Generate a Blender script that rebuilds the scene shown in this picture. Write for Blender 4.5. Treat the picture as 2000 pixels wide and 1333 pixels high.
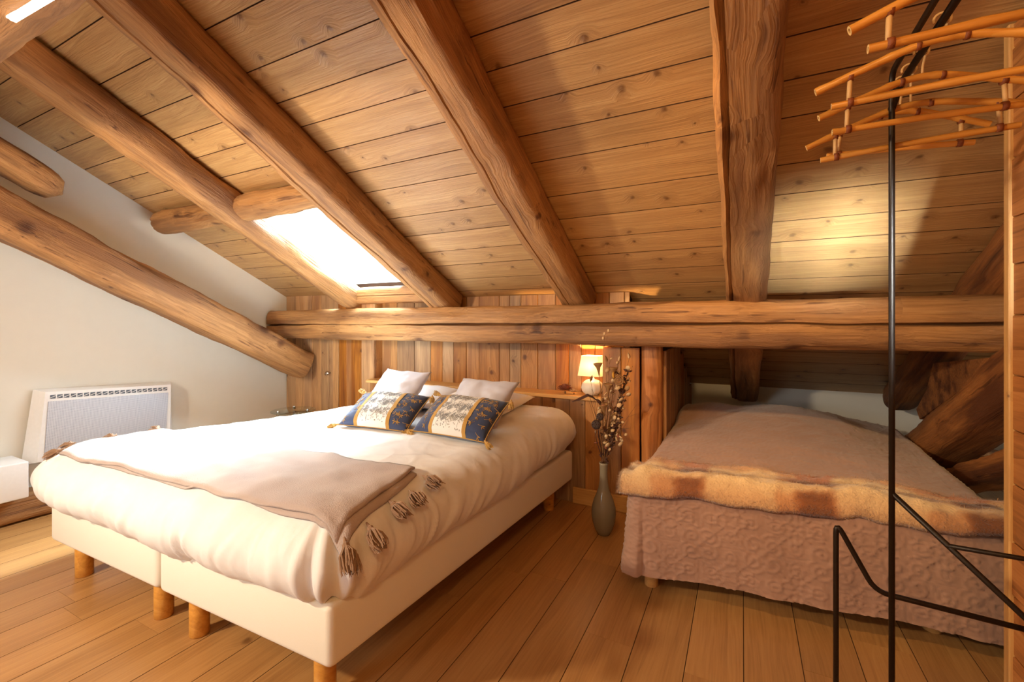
import bpy, math, random
import numpy as np
from mathutils import Vector, Matrix, noise as mn
from mathutils.bvhtree import BVHTree
for o in list(bpy.data.objects): bpy.data.objects.remove(o)
sc = bpy.context.scene
C = sc.collection
R = math.radians
PI = math.pi

# ------------------------------------------------------------------ camera, world, lights, exposure
cam_d = bpy.data.cameras.new('camera'); cam = bpy.data.objects.new('camera', cam_d); C.objects.link(cam)
cam_d.sensor_width = 36; cam_d.lens = 36*876/2000; cam_d.shift_y = -36.5/2000; cam_d.clip_start = .05
cam.location = (0, 0, 1.2); cam.rotation_euler = (PI/2, 0, R(27.19))
sc.camera = cam
sc.view_settings.view_transform = 'Standard'; sc.view_settings.look = 'None'
sc.view_settings.gamma = 1; sc.view_settings.use_curve_mapping = False
sc.view_settings.exposure = 0.65
world = bpy.data.worlds.new('world'); sc.world = world; world.use_nodes = True
bg = world.node_tree.nodes['Background']; bg.inputs[0].default_value = (.75, .87, 1, 1); bg.inputs[1].default_value = 1.0

WARM = (1, .79, .54); WARM2 = (1, .62, .26); DAY = (.80, .91, 1)
def lamp(name, kind, loc, energy, color, target=None, **kw):
    d = bpy.data.lights.new(name, kind); d.energy = energy; d.color = color
    for k, v in kw.items(): setattr(d, k, v)
    o = bpy.data.objects.new(name, d); C.objects.link(o); o.location = loc
    if target is not None:
        o.rotation_euler = (Vector(target)-Vector(loc)).to_track_quat('-Z', 'Y').to_euler()
    return o
# daylight above the skylight over the bed
lamp('skylight_daylight', 'AREA', (-2.77, 2.83, 2.42), 78, DAY, (-2.68, 2.08, 1.2), shape='RECTANGLE', size=.70, size_y=1.05, spread=R(72))
lamp('skylight_diffuse', 'AREA', (-2.77, 2.80, 2.38), 108, DAY, (-2.77, 2.30, 1.4), shape='RECTANGLE', size=.70, size_y=1.05)
# daylight above the skylight of the bay on the right
lamp('side_skylight_daylight', 'AREA', (1.46, 3.0, 2.2), 30, DAY, (1.46, 2.8, 1.0), shape='RECTANGLE', size=.6, size_y=1.3)
# daylight from the low window in the front wall behind the camera
lamp('low_window_daylight', 'AREA', (.40, -1.85, .56), 2.4, (.84, .92, 1), (.38, 2.64, 1.59), shape='RECTANGLE', size=.3, size_y=.12, spread=R(9))
# added daylight fill through an unseen window built for it behind the camera
lamp('front_fill_daylight', 'AREA', (-2.2, -1.9, 1.45), 13, (.90, .95, 1), (-2.2, 1.6, .7), shape='RECTANGLE', size=1.15, size_y=.95, spread=R(115))
# warm room lamps behind and beside the camera, plus an added quilt fill
lamp('wall_lamp_warm', 'AREA', (-2.6, -.75, 1.9), 48, WARM, (-.5, 1.9, 1.25), shape='DISK', size=.16)
lamp('room_lamp_warm', 'POINT', (.2, -.5, 2.2), 28, WARM2, shadow_soft_size=.12)
lamp('quilt_fill_warm', 'SPOT', (-.5, .9, 2.3), 85, WARM2, (.3, 2.95, .55), spot_size=R(56), spot_blend=1.0, shadow_soft_size=.05)  # added warm spot that brightens the quilt top, no fixture there
lamp('spot_lamp_warm', 'SPOT', (-.55, .35, 1.25), 22, WARM2, (-.55, 2.5, 1.66), spot_size=R(34), spot_blend=1.0, shadow_soft_size=.04)

# ------------------------------------------------------------------ node helpers and materials
def srgb(r, g, b):
    f = lambda c: (c/255/12.92) if c/255 <= .04045 else ((c/255+.055)/1.055)**2.4
    return (f(r), f(g), f(b), 1)
class NT:
    def __init__(s, name):
        s.m = bpy.data.materials.new(name); s.m.use_nodes = True; s.t = s.m.node_tree; s.t.nodes.clear()
        s.out = s.t.nodes.new('ShaderNodeOutputMaterial'); s.b = s.n('ShaderNodeBsdfPrincipled'); s.l(s.b.outputs[0], s.out.inputs[0])
    def n(s, k, **kw):
        x = s.t.nodes.new(k)
        for a, v in kw.items(): setattr(x, a, v)
        return x
    def l(s, a, b): s.t.links.new(a, b)
    def put(s, v, i):
        if hasattr(v, 'is_output') or isinstance(v, bpy.types.NodeSocket): s.l(v, i)
        else: i.default_value = v
    def math(s, op, a, b=0.0, c=None, clamp=False):
        x = s.n('ShaderNodeMath', operation=op, use_clamp=clamp); s.put(a, x.inputs[0]); s.put(b, x.inputs[1])
        if c is not None: s.put(c, x.inputs[2])
        return x.outputs[0]
    def vmath(s, op, a, b):
        x = s.n('ShaderNodeVectorMath', operation=op); s.put(a, x.inputs[0]); s.put(b, x.inputs[1]); return x.outputs[0]
    def noise(s, v, scale, detail=2, rough=.5, dist=0):
        x = s.n('ShaderNodeTexNoise'); s.put(v, x.inputs['Vector']); x.inputs['Scale'].default_value = scale
        x.inputs['Detail'].default_value = detail; x.inputs['Roughness'].default_value = rough; x.inputs['Distortion'].default_value = dist
        return x.outputs[0]
    def ramp(s, f, stops):
        x = s.n('ShaderNodeValToRGB'); s.put(f, x.inputs[0]); e = x.color_ramp.elements
        while len(e) < len(stops): e.new(.5)
        for i, (p, c) in enumerate(stops): e[i].position = p; e[i].color = c
        return x.outputs[0]
    def mix(s, f, a, b, mode='MIX'):
        x = s.n('ShaderNodeMix', data_type='RGBA', blend_type=mode); s.put(f, x.inputs[0]); s.put(a, x.inputs[6]); s.put(b, x.inputs[7]); return x.outputs[2]
    def maprange(s, v, a, b, c=0.0, d=1.0):
        x = s.n('ShaderNodeMapRange'); s.put(v, x.inputs[0])
        for i, q in enumerate((a, b, c, d)): x.inputs[i+1].default_value = q
        return x.outputs[0]
    def bump(s, h, strength, dist=.01):
        x = s.n('ShaderNodeBump'); s.put(h, x.inputs['Height']); x.inputs['Strength'].default_value = strength
        x.inputs['Distance'].default_value = dist; s.l(x.outputs[0], s.b.inputs['Normal'])

def wood(name, dark, mid, light, rough=.5, bump=.35, bdist=.004, kth=.38, knots='2D', kscale=2.6, ksize=.055, kamt=.85, vary=.35, wave=9., fine=70., gx=.045, streak=None, hue=0, wamt=.12, checks=0):
    t = NT(name)
    tc = t.n('ShaderNodeTexCoord'); oi = t.n('ShaderNodeObjectInfo')
    off = t.n('ShaderNodeCombineXYZ')
    for i, k in enumerate((37., 19., 11.)): t.l(t.math('MULTIPLY', oi.outputs['Random'], k), off.inputs[i])
    P = t.vmath('ADD', tc.outputs['Object'], off.outputs[0])
    vo = t.n('ShaderNodeTexVoronoi', voronoi_dimensions=knots); vo.inputs['Scale'].default_value = kscale
    wob = t.n('ShaderNodeTexNoise'); wob.inputs['Scale'].default_value = 22; wob.inputs['Detail'].default_value = 1; t.l(P, wob.inputs['Vector'])
    wv = t.vmath('MULTIPLY', t.vmath('SUBTRACT', wob.outputs['Color'], (.5, .5, .5)), (.02, .02, .02))
    t.l(t.vmath('ADD', P, wv), vo.inputs['Vector'])
    kd = vo.outputs['Distance']
    keep = t.n('ShaderNodeSeparateColor'); t.l(vo.outputs['Color'], keep.inputs[0])
    on = t.math('GREATER_THAN', keep.outputs[0], kth)
    siz = t.math('MULTIPLY_ADD', keep.outputs[1], ksize*.9, ksize*.35)
    knot = t.math('MULTIPLY', t.math('SUBTRACT', 1.0, t.math('DIVIDE', kd, siz), clamp=True), on)
    halo = t.math('MULTIPLY', t.math('SUBTRACT', 1.0, t.math('DIVIDE', kd, t.math('MULTIPLY', siz, 3.2)), clamp=True), on)
    # grain flows round the knots
    sx = t.n('ShaderNodeSeparateXYZ'); t.l(P, sx.inputs[0])
    lo = t.noise(t.vmath('MULTIPLY', P, (.5, 2.2, 2.2)), 2.2, 2)
    cb = t.n('ShaderNodeCombineXYZ')
    t.l(t.math('MULTIPLY', sx.outputs[0], gx), cb.inputs[0])
    t.l(t.math('ADD', sx.outputs[1], t.math('ADD', t.math('MULTIPLY', lo, .10), t.math('MULTIPLY', halo, .035))), cb.inputs[1])
    t.l(t.math('ADD', sx.outputs[2], t.math('MULTIPLY', lo, .06)), cb.inputs[2])
    G = cb.outputs[0]
    fn = t.noise(G, fine, 4, .65)
    w = t.n('ShaderNodeTexWave', wave_type='BANDS', bands_direction='DIAGONAL', wave_profile='SAW'); t.l(G, w.inputs['Vector'])
    w.inputs['Scale'].default_value = wave; w.inputs['Distortion'].default_value = 3.0; w.inputs['Detail'].default_value = 2; w.inputs['Detail Scale'].default_value = 1.2
    bd = t.noise(G, 11, 2)
    f = t.math('ADD', t.math('MULTIPLY', fn, .62), t.math('ADD', t.math('MULTIPLY', w.outputs['Fac'], wamt), t.math('MULTIPLY', bd, .38-wamt)))
    col = t.ramp(f, [(.25, dark), (.52, mid), (.8, light)])
    if streak:
        st = t.noise(t.vmath('MULTIPLY', P, (.35, 3.5, 3.5)), 2.6, 4, .6)
        col = t.mix(t.maprange(st, .47, .62), col, streak)
    if checks:
        ck = t.maprange(t.noise(t.vmath('MULTIPLY', G, (1.6, 1, 1)), 34, 3, .7), .60, .70)
        col = t.mix(t.math('MULTIPLY', ck, checks), col, t.mix(1.0, col, (.30, .22, .17, 1), 'MULTIPLY'))
    val = t.math('MULTIPLY_ADD', oi.outputs['Random'], vary, 1-vary*.5)
    hs = t.n('ShaderNodeHueSaturation'); t.l(col, hs.inputs['Color']); t.l(val, hs.inputs['Value'])
    if hue:
        wn = t.n('ShaderNodeTexWhiteNoise', noise_dimensions='1D'); t.l(oi.outputs['Random'], wn.inputs['W'])
        t.l(t.math('MULTIPLY_ADD', wn.outputs[0], hue, .5-hue/2), hs.inputs['Hue'])
        t.l(t.math('MULTIPLY_ADD', wn.outputs[0], -.35, 1.15), hs.inputs['Saturation'])
    kc = t.mix(1.0, hs.outputs[0], (.22, .13, .08, 1), 'MULTIPLY')
    col = t.mix(t.math('MULTIPLY', t.math('MULTIPLY', knot, 1.6, clamp=True), kamt), hs.outputs[0], kc)
    col = t.mix(t.math('MULTIPLY', halo, .28), col, kc)
    t.l(col, t.b.inputs['Base Color']); t.b.inputs['Roughness'].default_value = rough
    h = t.math('ADD', t.math('ADD', t.math('MULTIPLY', fn, .7), t.math('MULTIPLY', w.outputs['Fac'], .35)), t.math('MULTIPLY', knot, .4))
    t.bump(h, bump, bdist)
    return t.m

def cloth(name, col, col2=None, rough=.9, bump=.15, scale=900, sheen=.2, wr=0):
    t = NT(name); tc = t.n('ShaderNodeTexCoord').outputs['Object']
    n1 = t.noise(tc, 6, 3); n2 = t.noise(tc, scale, 2)
    c = t.mix(t.maprange(n1, .35, .65), col, col2 or col)
    t.l(c, t.b.inputs['Base Color']); t.b.inputs['Roughness'].default_value = rough
    t.b.inputs['Sheen Weight'].default_value = sheen
    h = n2 if not wr else t.math('ADD', t.math('MULTIPLY', n2, .1), t.math('MULTIPLY', t.noise(tc, 9, 4, .55, 1.5), wr))
    t.bump(h, bump, .003 if not wr else .02)
    return t.m
def plain(name, col, rough=.5, metal=0, bump=0, scale=60, var=.08):
    t = NT(name); tc = t.n('ShaderNodeTexCoord').outputs['Object']
    n = t.noise(tc, scale, 3)
    d = tuple(c*(1-var) for c in col[:3])+(1,)
    t.l(t.mix(n, d, col), t.b.inputs['Base Color']); t.b.inputs['Roughness'].default_value = rough; t.b.inputs['Metallic'].default_value = metal
    if bump: t.bump(n, bump, .004)
    return t.m

M = {}
M['board'] = wood('ceiling_board_wood', srgb(148, 104, 60), srgb(190, 146, 92), srgb(214, 175, 122), rough=.42, bump=.6, bdist=.008, kth=.25, kscale=4.6, ksize=.075, kamt=.65, vary=.16, wave=5, fine=150, gx=.022, wamt=.08)
M['beam'] = wood('old_beam_wood', srgb(122, 80, 42), srgb(178, 128, 76), srgb(204, 160, 106), rough=.6, bump=.9, bdist=.012, kth=.15, knots='3D', kscale=4.6, ksize=.2, vary=.12, wave=5, fine=85, gx=.03, wamt=.06, streak=srgb(134, 92, 56), checks=.9)
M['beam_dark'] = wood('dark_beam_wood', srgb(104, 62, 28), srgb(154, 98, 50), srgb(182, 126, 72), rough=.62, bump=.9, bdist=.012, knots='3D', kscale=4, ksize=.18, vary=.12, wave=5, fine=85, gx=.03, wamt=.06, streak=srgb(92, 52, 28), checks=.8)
M['wallplank'] = wood('wall_plank_wood', srgb(132, 88, 46), srgb(184, 132, 76), srgb(206, 158, 100), rough=.58, bump=.5, kscale=4.2, ksize=.085, vary=.36, wave=5, fine=110, gx=.025, streak=srgb(150, 102, 60), hue=.015, checks=.5)
M['floor'] = wood('oak_floor_wood', srgb(144, 100, 56), srgb(174, 128, 76), srgb(190, 147, 92), rough=.34, bump=.14, kscale=1.6, ksize=.035, kamt=.6, vary=.20, wave=4, fine=120, gx=.03, wamt=.1)
M['partition'] = wood('partition_wood', srgb(120, 70, 30), srgb(174, 110, 54), srgb(200, 142, 82), rough=.55, bump=.4, kscale=3, ksize=.06, vary=.2, wave=6, wamt=.2, checks=.5)
M['pine'] = wood('pale_pine_wood', srgb(186, 134, 76), srgb(214, 166, 100), srgb(228, 184, 122), rough=.45, bump=.2, kscale=5, ksize=.06, vary=.1, wave=6, fine=120, gx=.03)
M['leg'] = wood('orange_pine_leg', srgb(176, 112, 40), srgb(212, 150, 66), srgb(226, 172, 94), rough=.35, bump=.15, knots='3D', kscale=9, ksize=.12, vary=.2, wave=10)
M['wall'] = plain('white_plaster', srgb(226, 224, 214), .9, bump=.12, scale=14, var=.04)
M['shaft'] = plain('shaft_plaster', srgb(206, 208, 204), .85, bump=.1, scale=9, var=.05)
M['back'] = plain('dark_joint', srgb(52, 32, 18), .9)
M['joint_shade'] = plain('brown_joint_shade', srgb(84, 52, 26), .9)  # dark colour standing in for the shade between boards
M['duvet'] = cloth('white_cotton', srgb(236, 234, 232), srgb(228, 226, 225), bump=.35, wr=.35, sheen=.1)
M['base'] = cloth('cream_base_fabric', srgb(232, 226, 212), bump=.12, scale=420)
M['throw'] = cloth('taupe_weave', srgb(186, 170, 162), srgb(174, 156, 148), bump=.6, scale=260)
M['tassel'] = cloth('brown_yarn', srgb(150, 116, 88), srgb(130, 96, 70), bump=.4, scale=500)
M['lilac'] = cloth('grey_lilac_cotton', srgb(206, 203, 212), srgb(196, 193, 203), bump=.2, wr=.2)
M['pillow'] = cloth('pillow_cotton', srgb(240, 239, 240), bump=.2, wr=.2)
M['navy'] = cloth('navy_velvet', srgb(58, 70, 104), srgb(44, 54, 84), bump=.2, sheen=.35)
M['gold'] = cloth('gold_braid', srgb(188, 146, 72), srgb(170, 126, 56), bump=.5, scale=380)
M['cream'] = cloth('cream_linen', srgb(220, 216, 210), srgb(218, 214, 210), bump=.3, scale=420)
M['vine'] = cloth('blue_grey_thread', srgb(120, 126, 140), srgb(140, 130, 110), bump=.3, scale=420)
M['quilt'] = cloth('mauve_quilt', srgb(166, 128, 108), srgb(156, 119, 100), rough=.75, bump=.15, scale=500, sheen=.35)
M['white'] = plain('white_enamel', srgb(238, 239, 240), .35)
M['grille'] = plain('grille_grey', srgb(176, 186, 202), .5, .2)
M['dark'] = plain('vent_dark', srgb(96, 104, 116), .6)
M['chrome'] = plain('chrome', srgb(210, 212, 214), .15, 1)
M['iron'] = plain('dark_iron', srgb(44, 34, 26), .42, .6, bump=.1, scale=200)
M['vase'] = plain('olive_glaze', srgb(138, 128, 108), .14, var=.12, scale=5)
M['ceramic'] = plain('white_ceramic', srgb(236, 228, 212), .35)
M['bamboo'] = wood('bamboo_cane', srgb(176, 106, 32), srgb(208, 140, 56), srgb(224, 166, 86), rough=.35, bump=.1, knots='3D', kscale=12, ksize=.08, kamt=.5, vary=.2, wave=10)
M['bamboo_end'] = plain('bamboo_end', srgb(228, 188, 122), .7)
M['wrap'] = plain('rattan_wrap', srgb(128, 64, 26), .6, bump=.3, scale=400)
M['rattan'] = plain('pale_rattan', srgb(206, 164, 108), .55, bump=.2, scale=300)
M['twig'] = plain('dried_twig', srgb(122, 84, 48), .8)
M['twigdark'] = plain('dark_dried_leaf', srgb(74, 42, 30), .75, bump=.3, scale=90)
M['pod'] = plain('lotus_pod', srgb(52, 34, 26), .7, bump=.3, scale=200)
M['paper'] = plain('papery_pod', srgb(214, 180, 136), .7, var=.25, scale=30)
M['flower'] = plain('dried_rose', srgb(150, 92, 66), .8, bump=.4, scale=160)
M['yellow'] = plain('yellow_bud', srgb(214, 160, 60), .7)
M['leafy'] = plain('dried_leaf', srgb(150, 110, 66), .75)
def glass_mat():
    t = NT('clear_glass'); t.b.inputs['Base Color'].default_value = (.8, .92, .9, 1)
    t.b.inputs['Roughness'].default_value = .03; t.b.inputs['Transmission Weight'].default_value = 1; t.b.inputs['IOR'].default_value = 1.3
    n = t.noise(t.n('ShaderNodeTexCoord').outputs['Object'], 3, 1); t.l(t.maprange(n, 0, 1, .02, .05), t.b.inputs['Roughness']); return t.m
M['glass'] = glass_mat()
def pane_mat():
    t = NT('thin_pane'); tr = t.n('ShaderNodeBsdfTransparent'); tr.inputs[0].default_value = (.93, .96, .96, 1)
    gl = t.n('ShaderNodeBsdfGlossy'); gl.inputs['Roughness'].default_value = .05
    fr = t.n('ShaderNodeFresnel'); fr.inputs[0].default_value = 1.45; mx = t.n('ShaderNodeMixShader')
    t.l(fr.outputs[0], mx.inputs[0]); t.l(tr.outputs[0], mx.inputs[1]); t.l(gl.outputs[0], mx.inputs[2]); t.l(mx.outputs[0], t.out.inputs[0]); return t.m
M['pane'] = pane_mat()
def tabglass():
    t = NT('table_glass'); tr = t.n('ShaderNodeBsdfTransparent'); tr.inputs[0].default_value = (.80, .92, .88, 1)
    gl = t.n('ShaderNodeBsdfGlossy'); gl.inputs['Roughness'].default_value = .06; lw = t.n('ShaderNodeLayerWeight'); lw.inputs[0].default_value = .35
    mx = t.n('ShaderNodeMixShader'); t.l(lw.outputs['Facing'], mx.inputs[0]); t.l(tr.outputs[0], mx.inputs[1]); t.l(gl.outputs[0], mx.inputs[2]); t.l(mx.outputs[0], t.out.inputs[0]); return t.m
M['tabglass'] = tabglass()
def shade_mat():
    t = NT('lamp_shade_fabric'); tl = t.n('ShaderNodeBsdfTranslucent'); df = t.n('ShaderNodeBsdfDiffuse')
    n = t.noise(t.n('ShaderNodeTexCoord').outputs['Object'], 300, 2)
    c = t.mix(n, srgb(250, 240, 220), srgb(255, 248, 232)); t.l(c, tl.inputs[0]); t.l(c, df.inputs[0])
    mx = t.n('ShaderNodeMixShader'); mx.inputs[0].default_value = .45; t.l(tl.outputs[0], mx.inputs[1]); t.l(df.outputs[0], mx.inputs[2]); t.l(mx.outputs[0], t.out.inputs[0]); return t.m
M['shade'] = shade_mat()
def emit(name, col, s):
    t = NT(name); t.b.inputs['Emission Color'].default_value = col; t.b.inputs['Emission Strength'].default_value = s; t.b.inputs['Base Color'].default_value = (.9, .9, .9, 1); return t.m
M['led'] = emit('led_tube', (1, .85, .68, 1), 4)
def vcol(name, rough=.9, fuzz=.3):
    t = NT(name); a = t.n('ShaderNodeAttribute', attribute_name='Col'); n = t.noise(t.n('ShaderNodeTexCoord').outputs['Object'], 120, 3)
    t.l(t.mix(t.math('MULTIPLY', n, fuzz), a.outputs['Color'], srgb(120, 66, 30)), t.b.inputs['Base Color'])
    t.b.inputs['Roughness'].default_value = rough; t.b.inputs['Sheen Weight'].default_value = .4; t.bump(n, .5, .01); return t.m
M['mohair'] = vcol('mohair_plaid')
def mesh_grille():
    t = NT('perforated_grille'); tc = t.n('ShaderNodeTexCoord').outputs['Object']
    s = t.n('ShaderNodeSeparateXYZ'); t.l(tc, s.inputs[0])
    a = t.math('SINE', t.math('MULTIPLY', t.math('ADD', s.outputs[1], s.outputs[2]), 420.)); b = t.math('SINE', t.math('MULTIPLY', t.math('SUBTRACT', s.outputs[1], s.outputs[2]), 420.))
    m = t.maprange(t.math('MULTIPLY', a, b), .1, .4)
    t.l(t.mix(m, srgb(206, 212, 224), srgb(150, 160, 182)), t.b.inputs['Base Color']); t.b.inputs['Roughness'].default_value = .5; return t.m
M['perf'] = mesh_grille()

# ------------------------------------------------------------------ mesh helpers
def mesh(name, v, f, mat, parent=None, smooth=False, loc=None, rot=None, mw=None):
    me = bpy.data.meshes.new(name); me.from_pydata([tuple(p) for p in v], [], [tuple(q) for q in f]); me.validate()
    for m in (mat if isinstance(mat, (list, tuple)) else [mat]): me.materials.append(M[m] if isinstance(m, str) else m)
    if smooth: me.polygons.foreach_set('use_smooth', [True]*len(me.polygons))
    return link(name, me, parent, loc, rot, mw)
def link(name, me, parent=None, loc=None, rot=None, mw=None):
    o = bpy.data.objects.new(name, me); C.objects.link(o)
    if parent: o.parent = parent
    if mw is not None: o.matrix_basis = mw
    if loc is not None: o.location = loc
    if rot is not None: o.rotation_euler = rot
    return o
def empty(name, loc=(0, 0, 0), rot=(0, 0, 0)):
    o = bpy.data.objects.new(name, None); C.objects.link(o); o.location = loc; o.rotation_euler = rot; o.empty_display_size = .05; return o
def tag(o, label, cat, group=None):
    o['label'] = label; o['category'] = cat
    if group: o['group'] = group
    return o
def struct(o): o['kind'] = 'structure'; return o
def recalc(o):
    import bmesh
    bm = bmesh.new(); bm.from_mesh(o.data); bmesh.ops.remove_doubles(bm, verts=bm.verts, dist=1e-5); bmesh.ops.recalc_face_normals(bm, faces=bm.faces); bm.to_mesh(o.data); bm.free(); return o
def boxv(x0, x1, y0, y1, z0, z1, ch=.002):
    """box with chamfered long (x) edges"""
    c = ch
    s = [(y0+c, z0), (y1-c, z0), (y1, z0+c), (y1, z1-c), (y1-c, z1), (y0+c, z1), (y0, z1-c), (y0, z0+c)]
    v = [(x0, a, b) for a, b in s]+[(x1, a, b) for a, b in s]
    f = [(i, (i+1) % 8, 8+(i+1) % 8, 8+i) for i in range(8)]+[tuple(range(7, -1, -1)), tuple(range(8, 16))]
    return v, f
def box(name, x0, x1, y0, y1, z0, z1, mat, parent=None, ch=.002, **kw):
    return mesh(name, *boxv(x0, x1, y0, y1, z0, z1, ch), mat, parent, **kw)
def joint_shade(o):
    """colour the narrow edges of a board dark, for the shade in the gaps"""
    o.data.materials.append(M['joint_shade'])
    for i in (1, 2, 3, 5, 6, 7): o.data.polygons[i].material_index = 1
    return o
def rbox(name, x0, x1, y0, y1, z0, z1, mat, parent=None, r=.02, seg=3, **kw):
    import bmesh
    o = box(name, x0, x1, y0, y1, z0, z1, mat, parent, 0.0, **kw)
    bm = bmesh.new(); bmesh.ops.create_cube(bm, size=1)
    for v in bm.verts: v.co = ((x0+x1)/2+v.co.x*(x1-x0), (y0+y1)/2+v.co.y*(y1-y0), (z0+z1)/2+v.co.z*(z1-z0))
    bmesh.ops.bevel(bm, geom=bm.edges[:], offset=r, segments=seg, profile=.5, affect='EDGES')
    bm.to_mesh(o.data); bm.free(); o.data.polygons.foreach_set('use_smooth', [True]*len(o.data.polygons)); return o
def lathe_v(prof, n=32):
    v = []; f = []
    for r, z in prof:
        for i in range(n): a = 2*PI*i/n; v.append((r*math.cos(a), r*math.sin(a), z))
    for j in range(len(prof)-1):
        for i in range(n): f.append((j*n+i, j*n+(i+1) % n, (j+1)*n+(i+1) % n, (j+1)*n+i))
    f.append(tuple(range(n-1, -1, -1))); f.append(tuple((len(prof)-1)*n+i for i in range(n)))
    return v, f
def tube_v(pts, rad, n=8, cap=True):
    pts = [Vector(p) for p in pts]; v = []; f = []
    rs = rad if isinstance(rad, (list, tuple)) else [rad]*len(pts)
    up = None
    for i, p in enumerate(pts):
        d = (pts[min(i+1, len(pts)-1)]-pts[max(i-1, 0)]).normalized()
        if up is None: up = Vector((0, 0, 1)) if abs(d.z) < .9 else Vector((1, 0, 0))
        s = d.cross(up).normalized(); up = s.cross(d).normalized()
        for k in range(n):
            a = 2*PI*k/n; v.append(p+s*rs[i]*math.cos(a)+up*rs[i]*math.sin(a))
    for i in range(len(pts)-1):
        for k in range(n): f.append((i*n+k, i*n+(k+1) % n, (i+1)*n+(k+1) % n, (i+1)*n+k))
    if cap: f.append(tuple(range(n-1, -1, -1))); f.append(tuple((len(pts)-1)*n+k for k in range(n)))
    return v, f
def tube(name, pts, rad, mat, parent=None, n=10, **kw): return mesh(name, *tube_v(pts, rad, n), mat, parent, True, **kw)
def join_vf(parts):
    v = []; f = []
    for a, b in parts:
        k = len(v); v += list(a); f += [tuple(i+k for i in q) for q in b]
    return v, f
def smoothpath(pts, n=8):
    """Catmull-Rom through pts"""
    P = [Vector(p) for p in pts]; P = [P[0]*2-P[1]]+P+[P[-1]*2-P[-2]]; out = []
    for i in range(1, len(P)-2):
        for k in range(n):
            t = k/n; a, b, c, d = P[i-1:i+3]
            out.append(.5*((2*b)+(c-a)*t+(2*a-5*b+4*c-d)*t*t+(3*b-a-3*c+d)*t**3))
    out.append(P[-2]); return out

def log_v(L, w, h, p=4., n=40, step=.04, amp=.006, seed=0, crack=None, taper=1., er=(0, 0), bow=0, facet=.0, chip=0):
    """hewn timber along +X, section in YZ. crack=(angle, half width m, depth m, wander)"""
    N = max(4, int(L/step)); v = []; f = []
    ox = seed*7.31
    for i in range(N+1):
        x = L*i/N
        k = 1+(taper-1)*x/L
        for e, xx in ((er[0], x), (er[1], L-x)):
            if e and xx < e: k *= max(.02, math.sqrt(max(0, 1-((e-xx)/e)**2)))**.7
        if crack:
            a0 = crack[0]+crack[3]*(mn.noise((x*1.3+ox, 3.1, seed))+.5*mn.noise((x*5+ox, 9, seed)))
            op = max(.12, min(1.2, .75+.9*mn.noise((x*.9+ox, 7.7, seed+3))))
            dl = crack[1]*op/(max(w, h)*.5); angs = [a0]+[a0+dl+(2*PI-2*dl)*j/(n-2) for j in range(n-1)]
        else: angs = [2*PI*j/n for j in range(n)]
        for j, a in enumerate(angs):
            c, s = math.cos(a), math.sin(a)
            r = (abs(c)**p+abs(s)**p)**(-1/p)
            y, z = w/2*r*c*k, h/2*r*s*k
            d = amp*(1.7*mn.noise((x*1.1+ox, y*3, z*3))+1.2*mn.noise((x*3.5+ox, y*9, z*9+5))+.9*mn.noise((x*8+ox, y*14, z*14))+.6*mn.noise((x*17+ox, y*40, z*40)))
            if chip:
                q = mn.noise((x*2.3+ox, y*14+2, z*14+9))
                if q > .25 and abs(abs(c)-abs(s)) < .5: d -= chip*(q-.25)*2
            sc_ = 1+d/(max(.02, math.hypot(y, z)))
            if crack and j == 0: sc_ -= crack[2]*op/max(.02, math.hypot(y, z))
            v.append((x, y*sc_, z*sc_+bow*math.sin(PI*x/L)))
    for i in range(N):
        for j in range(n): f.append((i*n+j, (i+1)*n+j, (i+1)*n+(j+1) % n, i*n+(j+1) % n))
    f.append(tuple(range(n))); f.append(tuple(N*n+j for j in range(n-1, -1, -1)))
    return v, f
def log(name, start, direction, up, L, w, h, mat, label, cat='beam', group=None, **kw):
    X = Vector(direction).normalized(); Z = Vector(up); Z = (Z-X*Z.dot(X)).normalized(); Y = Z.cross(X)
    mw = Matrix((X, Y, Z)).transposed().to_4x4(); mw.translation = Vector(start)
    o = mesh(name, *log_v(L, w, h, **kw), mat, None, True, mw=mw)
    try: o.data.set_sharp_from_angle(angle=R(50))
    except Exception: pass
    return tag(o, label, cat, group) if label else o

# ------------------------------------------------------------------ the setting
MS, Z0 = .52, 2.966                                  # ceiling: z = Z0 - MS*y
AL = math.atan(MS); SD = Vector((0, math.cos(AL), -math.sin(AL))); SN = Vector((0, math.sin(AL), math.cos(AL)))
cz = lambda y: Z0-MS*y
XL, XR, YF, YB = -4.0, 2.0, -1.7, 4.48
H1 = (-3.12, -2.42, 1.94, 2.93); H2 = (1.14, 1.75, 2.15, 3.62)
rng = random.Random(5)

# ceiling backing with two openings, and the boards
xs = sorted({XL-.1, H1[0], H1[1], H2[0], H2[1], XR+.1}); ys = sorted({YF-.1, H1[2], H1[3], H2[2], H2[3], YB+.1})
inh = lambda x, y: any(h[0] < x < h[1] and h[2] < y < h[3] for h in (H1, H2))
v = []; f = []
for i in range(len(xs)-1):
    for j in range(len(ys)-1):
        if inh((xs[i]+xs[i+1])/2, (ys[j]+ys[j+1])/2): continue
        k = len(v)
        for dz in (.026, .10):
            for x, y in ((xs[i], ys[j]), (xs[i+1], ys[j]), (xs[i+1], ys[j+1]), (xs[i], ys[j+1])): v.append((x, y, cz(y)+dz))
        f += [(k, k+3, k+2, k+1), (k+4, k+5, k+6, k+7)]+[(k+a, k+(a+1) % 4, k+4+(a+1) % 4, k+4+a) for a in range(4)]
ceil = struct(mesh('ceiling', v, f, 'back'))
seams = [-1.75, -1.55, -1.38, -1.2, -1.03, -.84, -.67, -.5, -.31, -.14, .03, .21, .37, .55, .73, .90, 1.07, 1.245, 1.39, 1.515, 1.66, 1.80, 1.94, 2.15, 2.31, 2.475, 2.62, 2.78, 2.93, 3.09, 3.27, 3.44, 3.62, 3.80, 3.97, 4.14, 4.32, 4.50]
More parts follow.
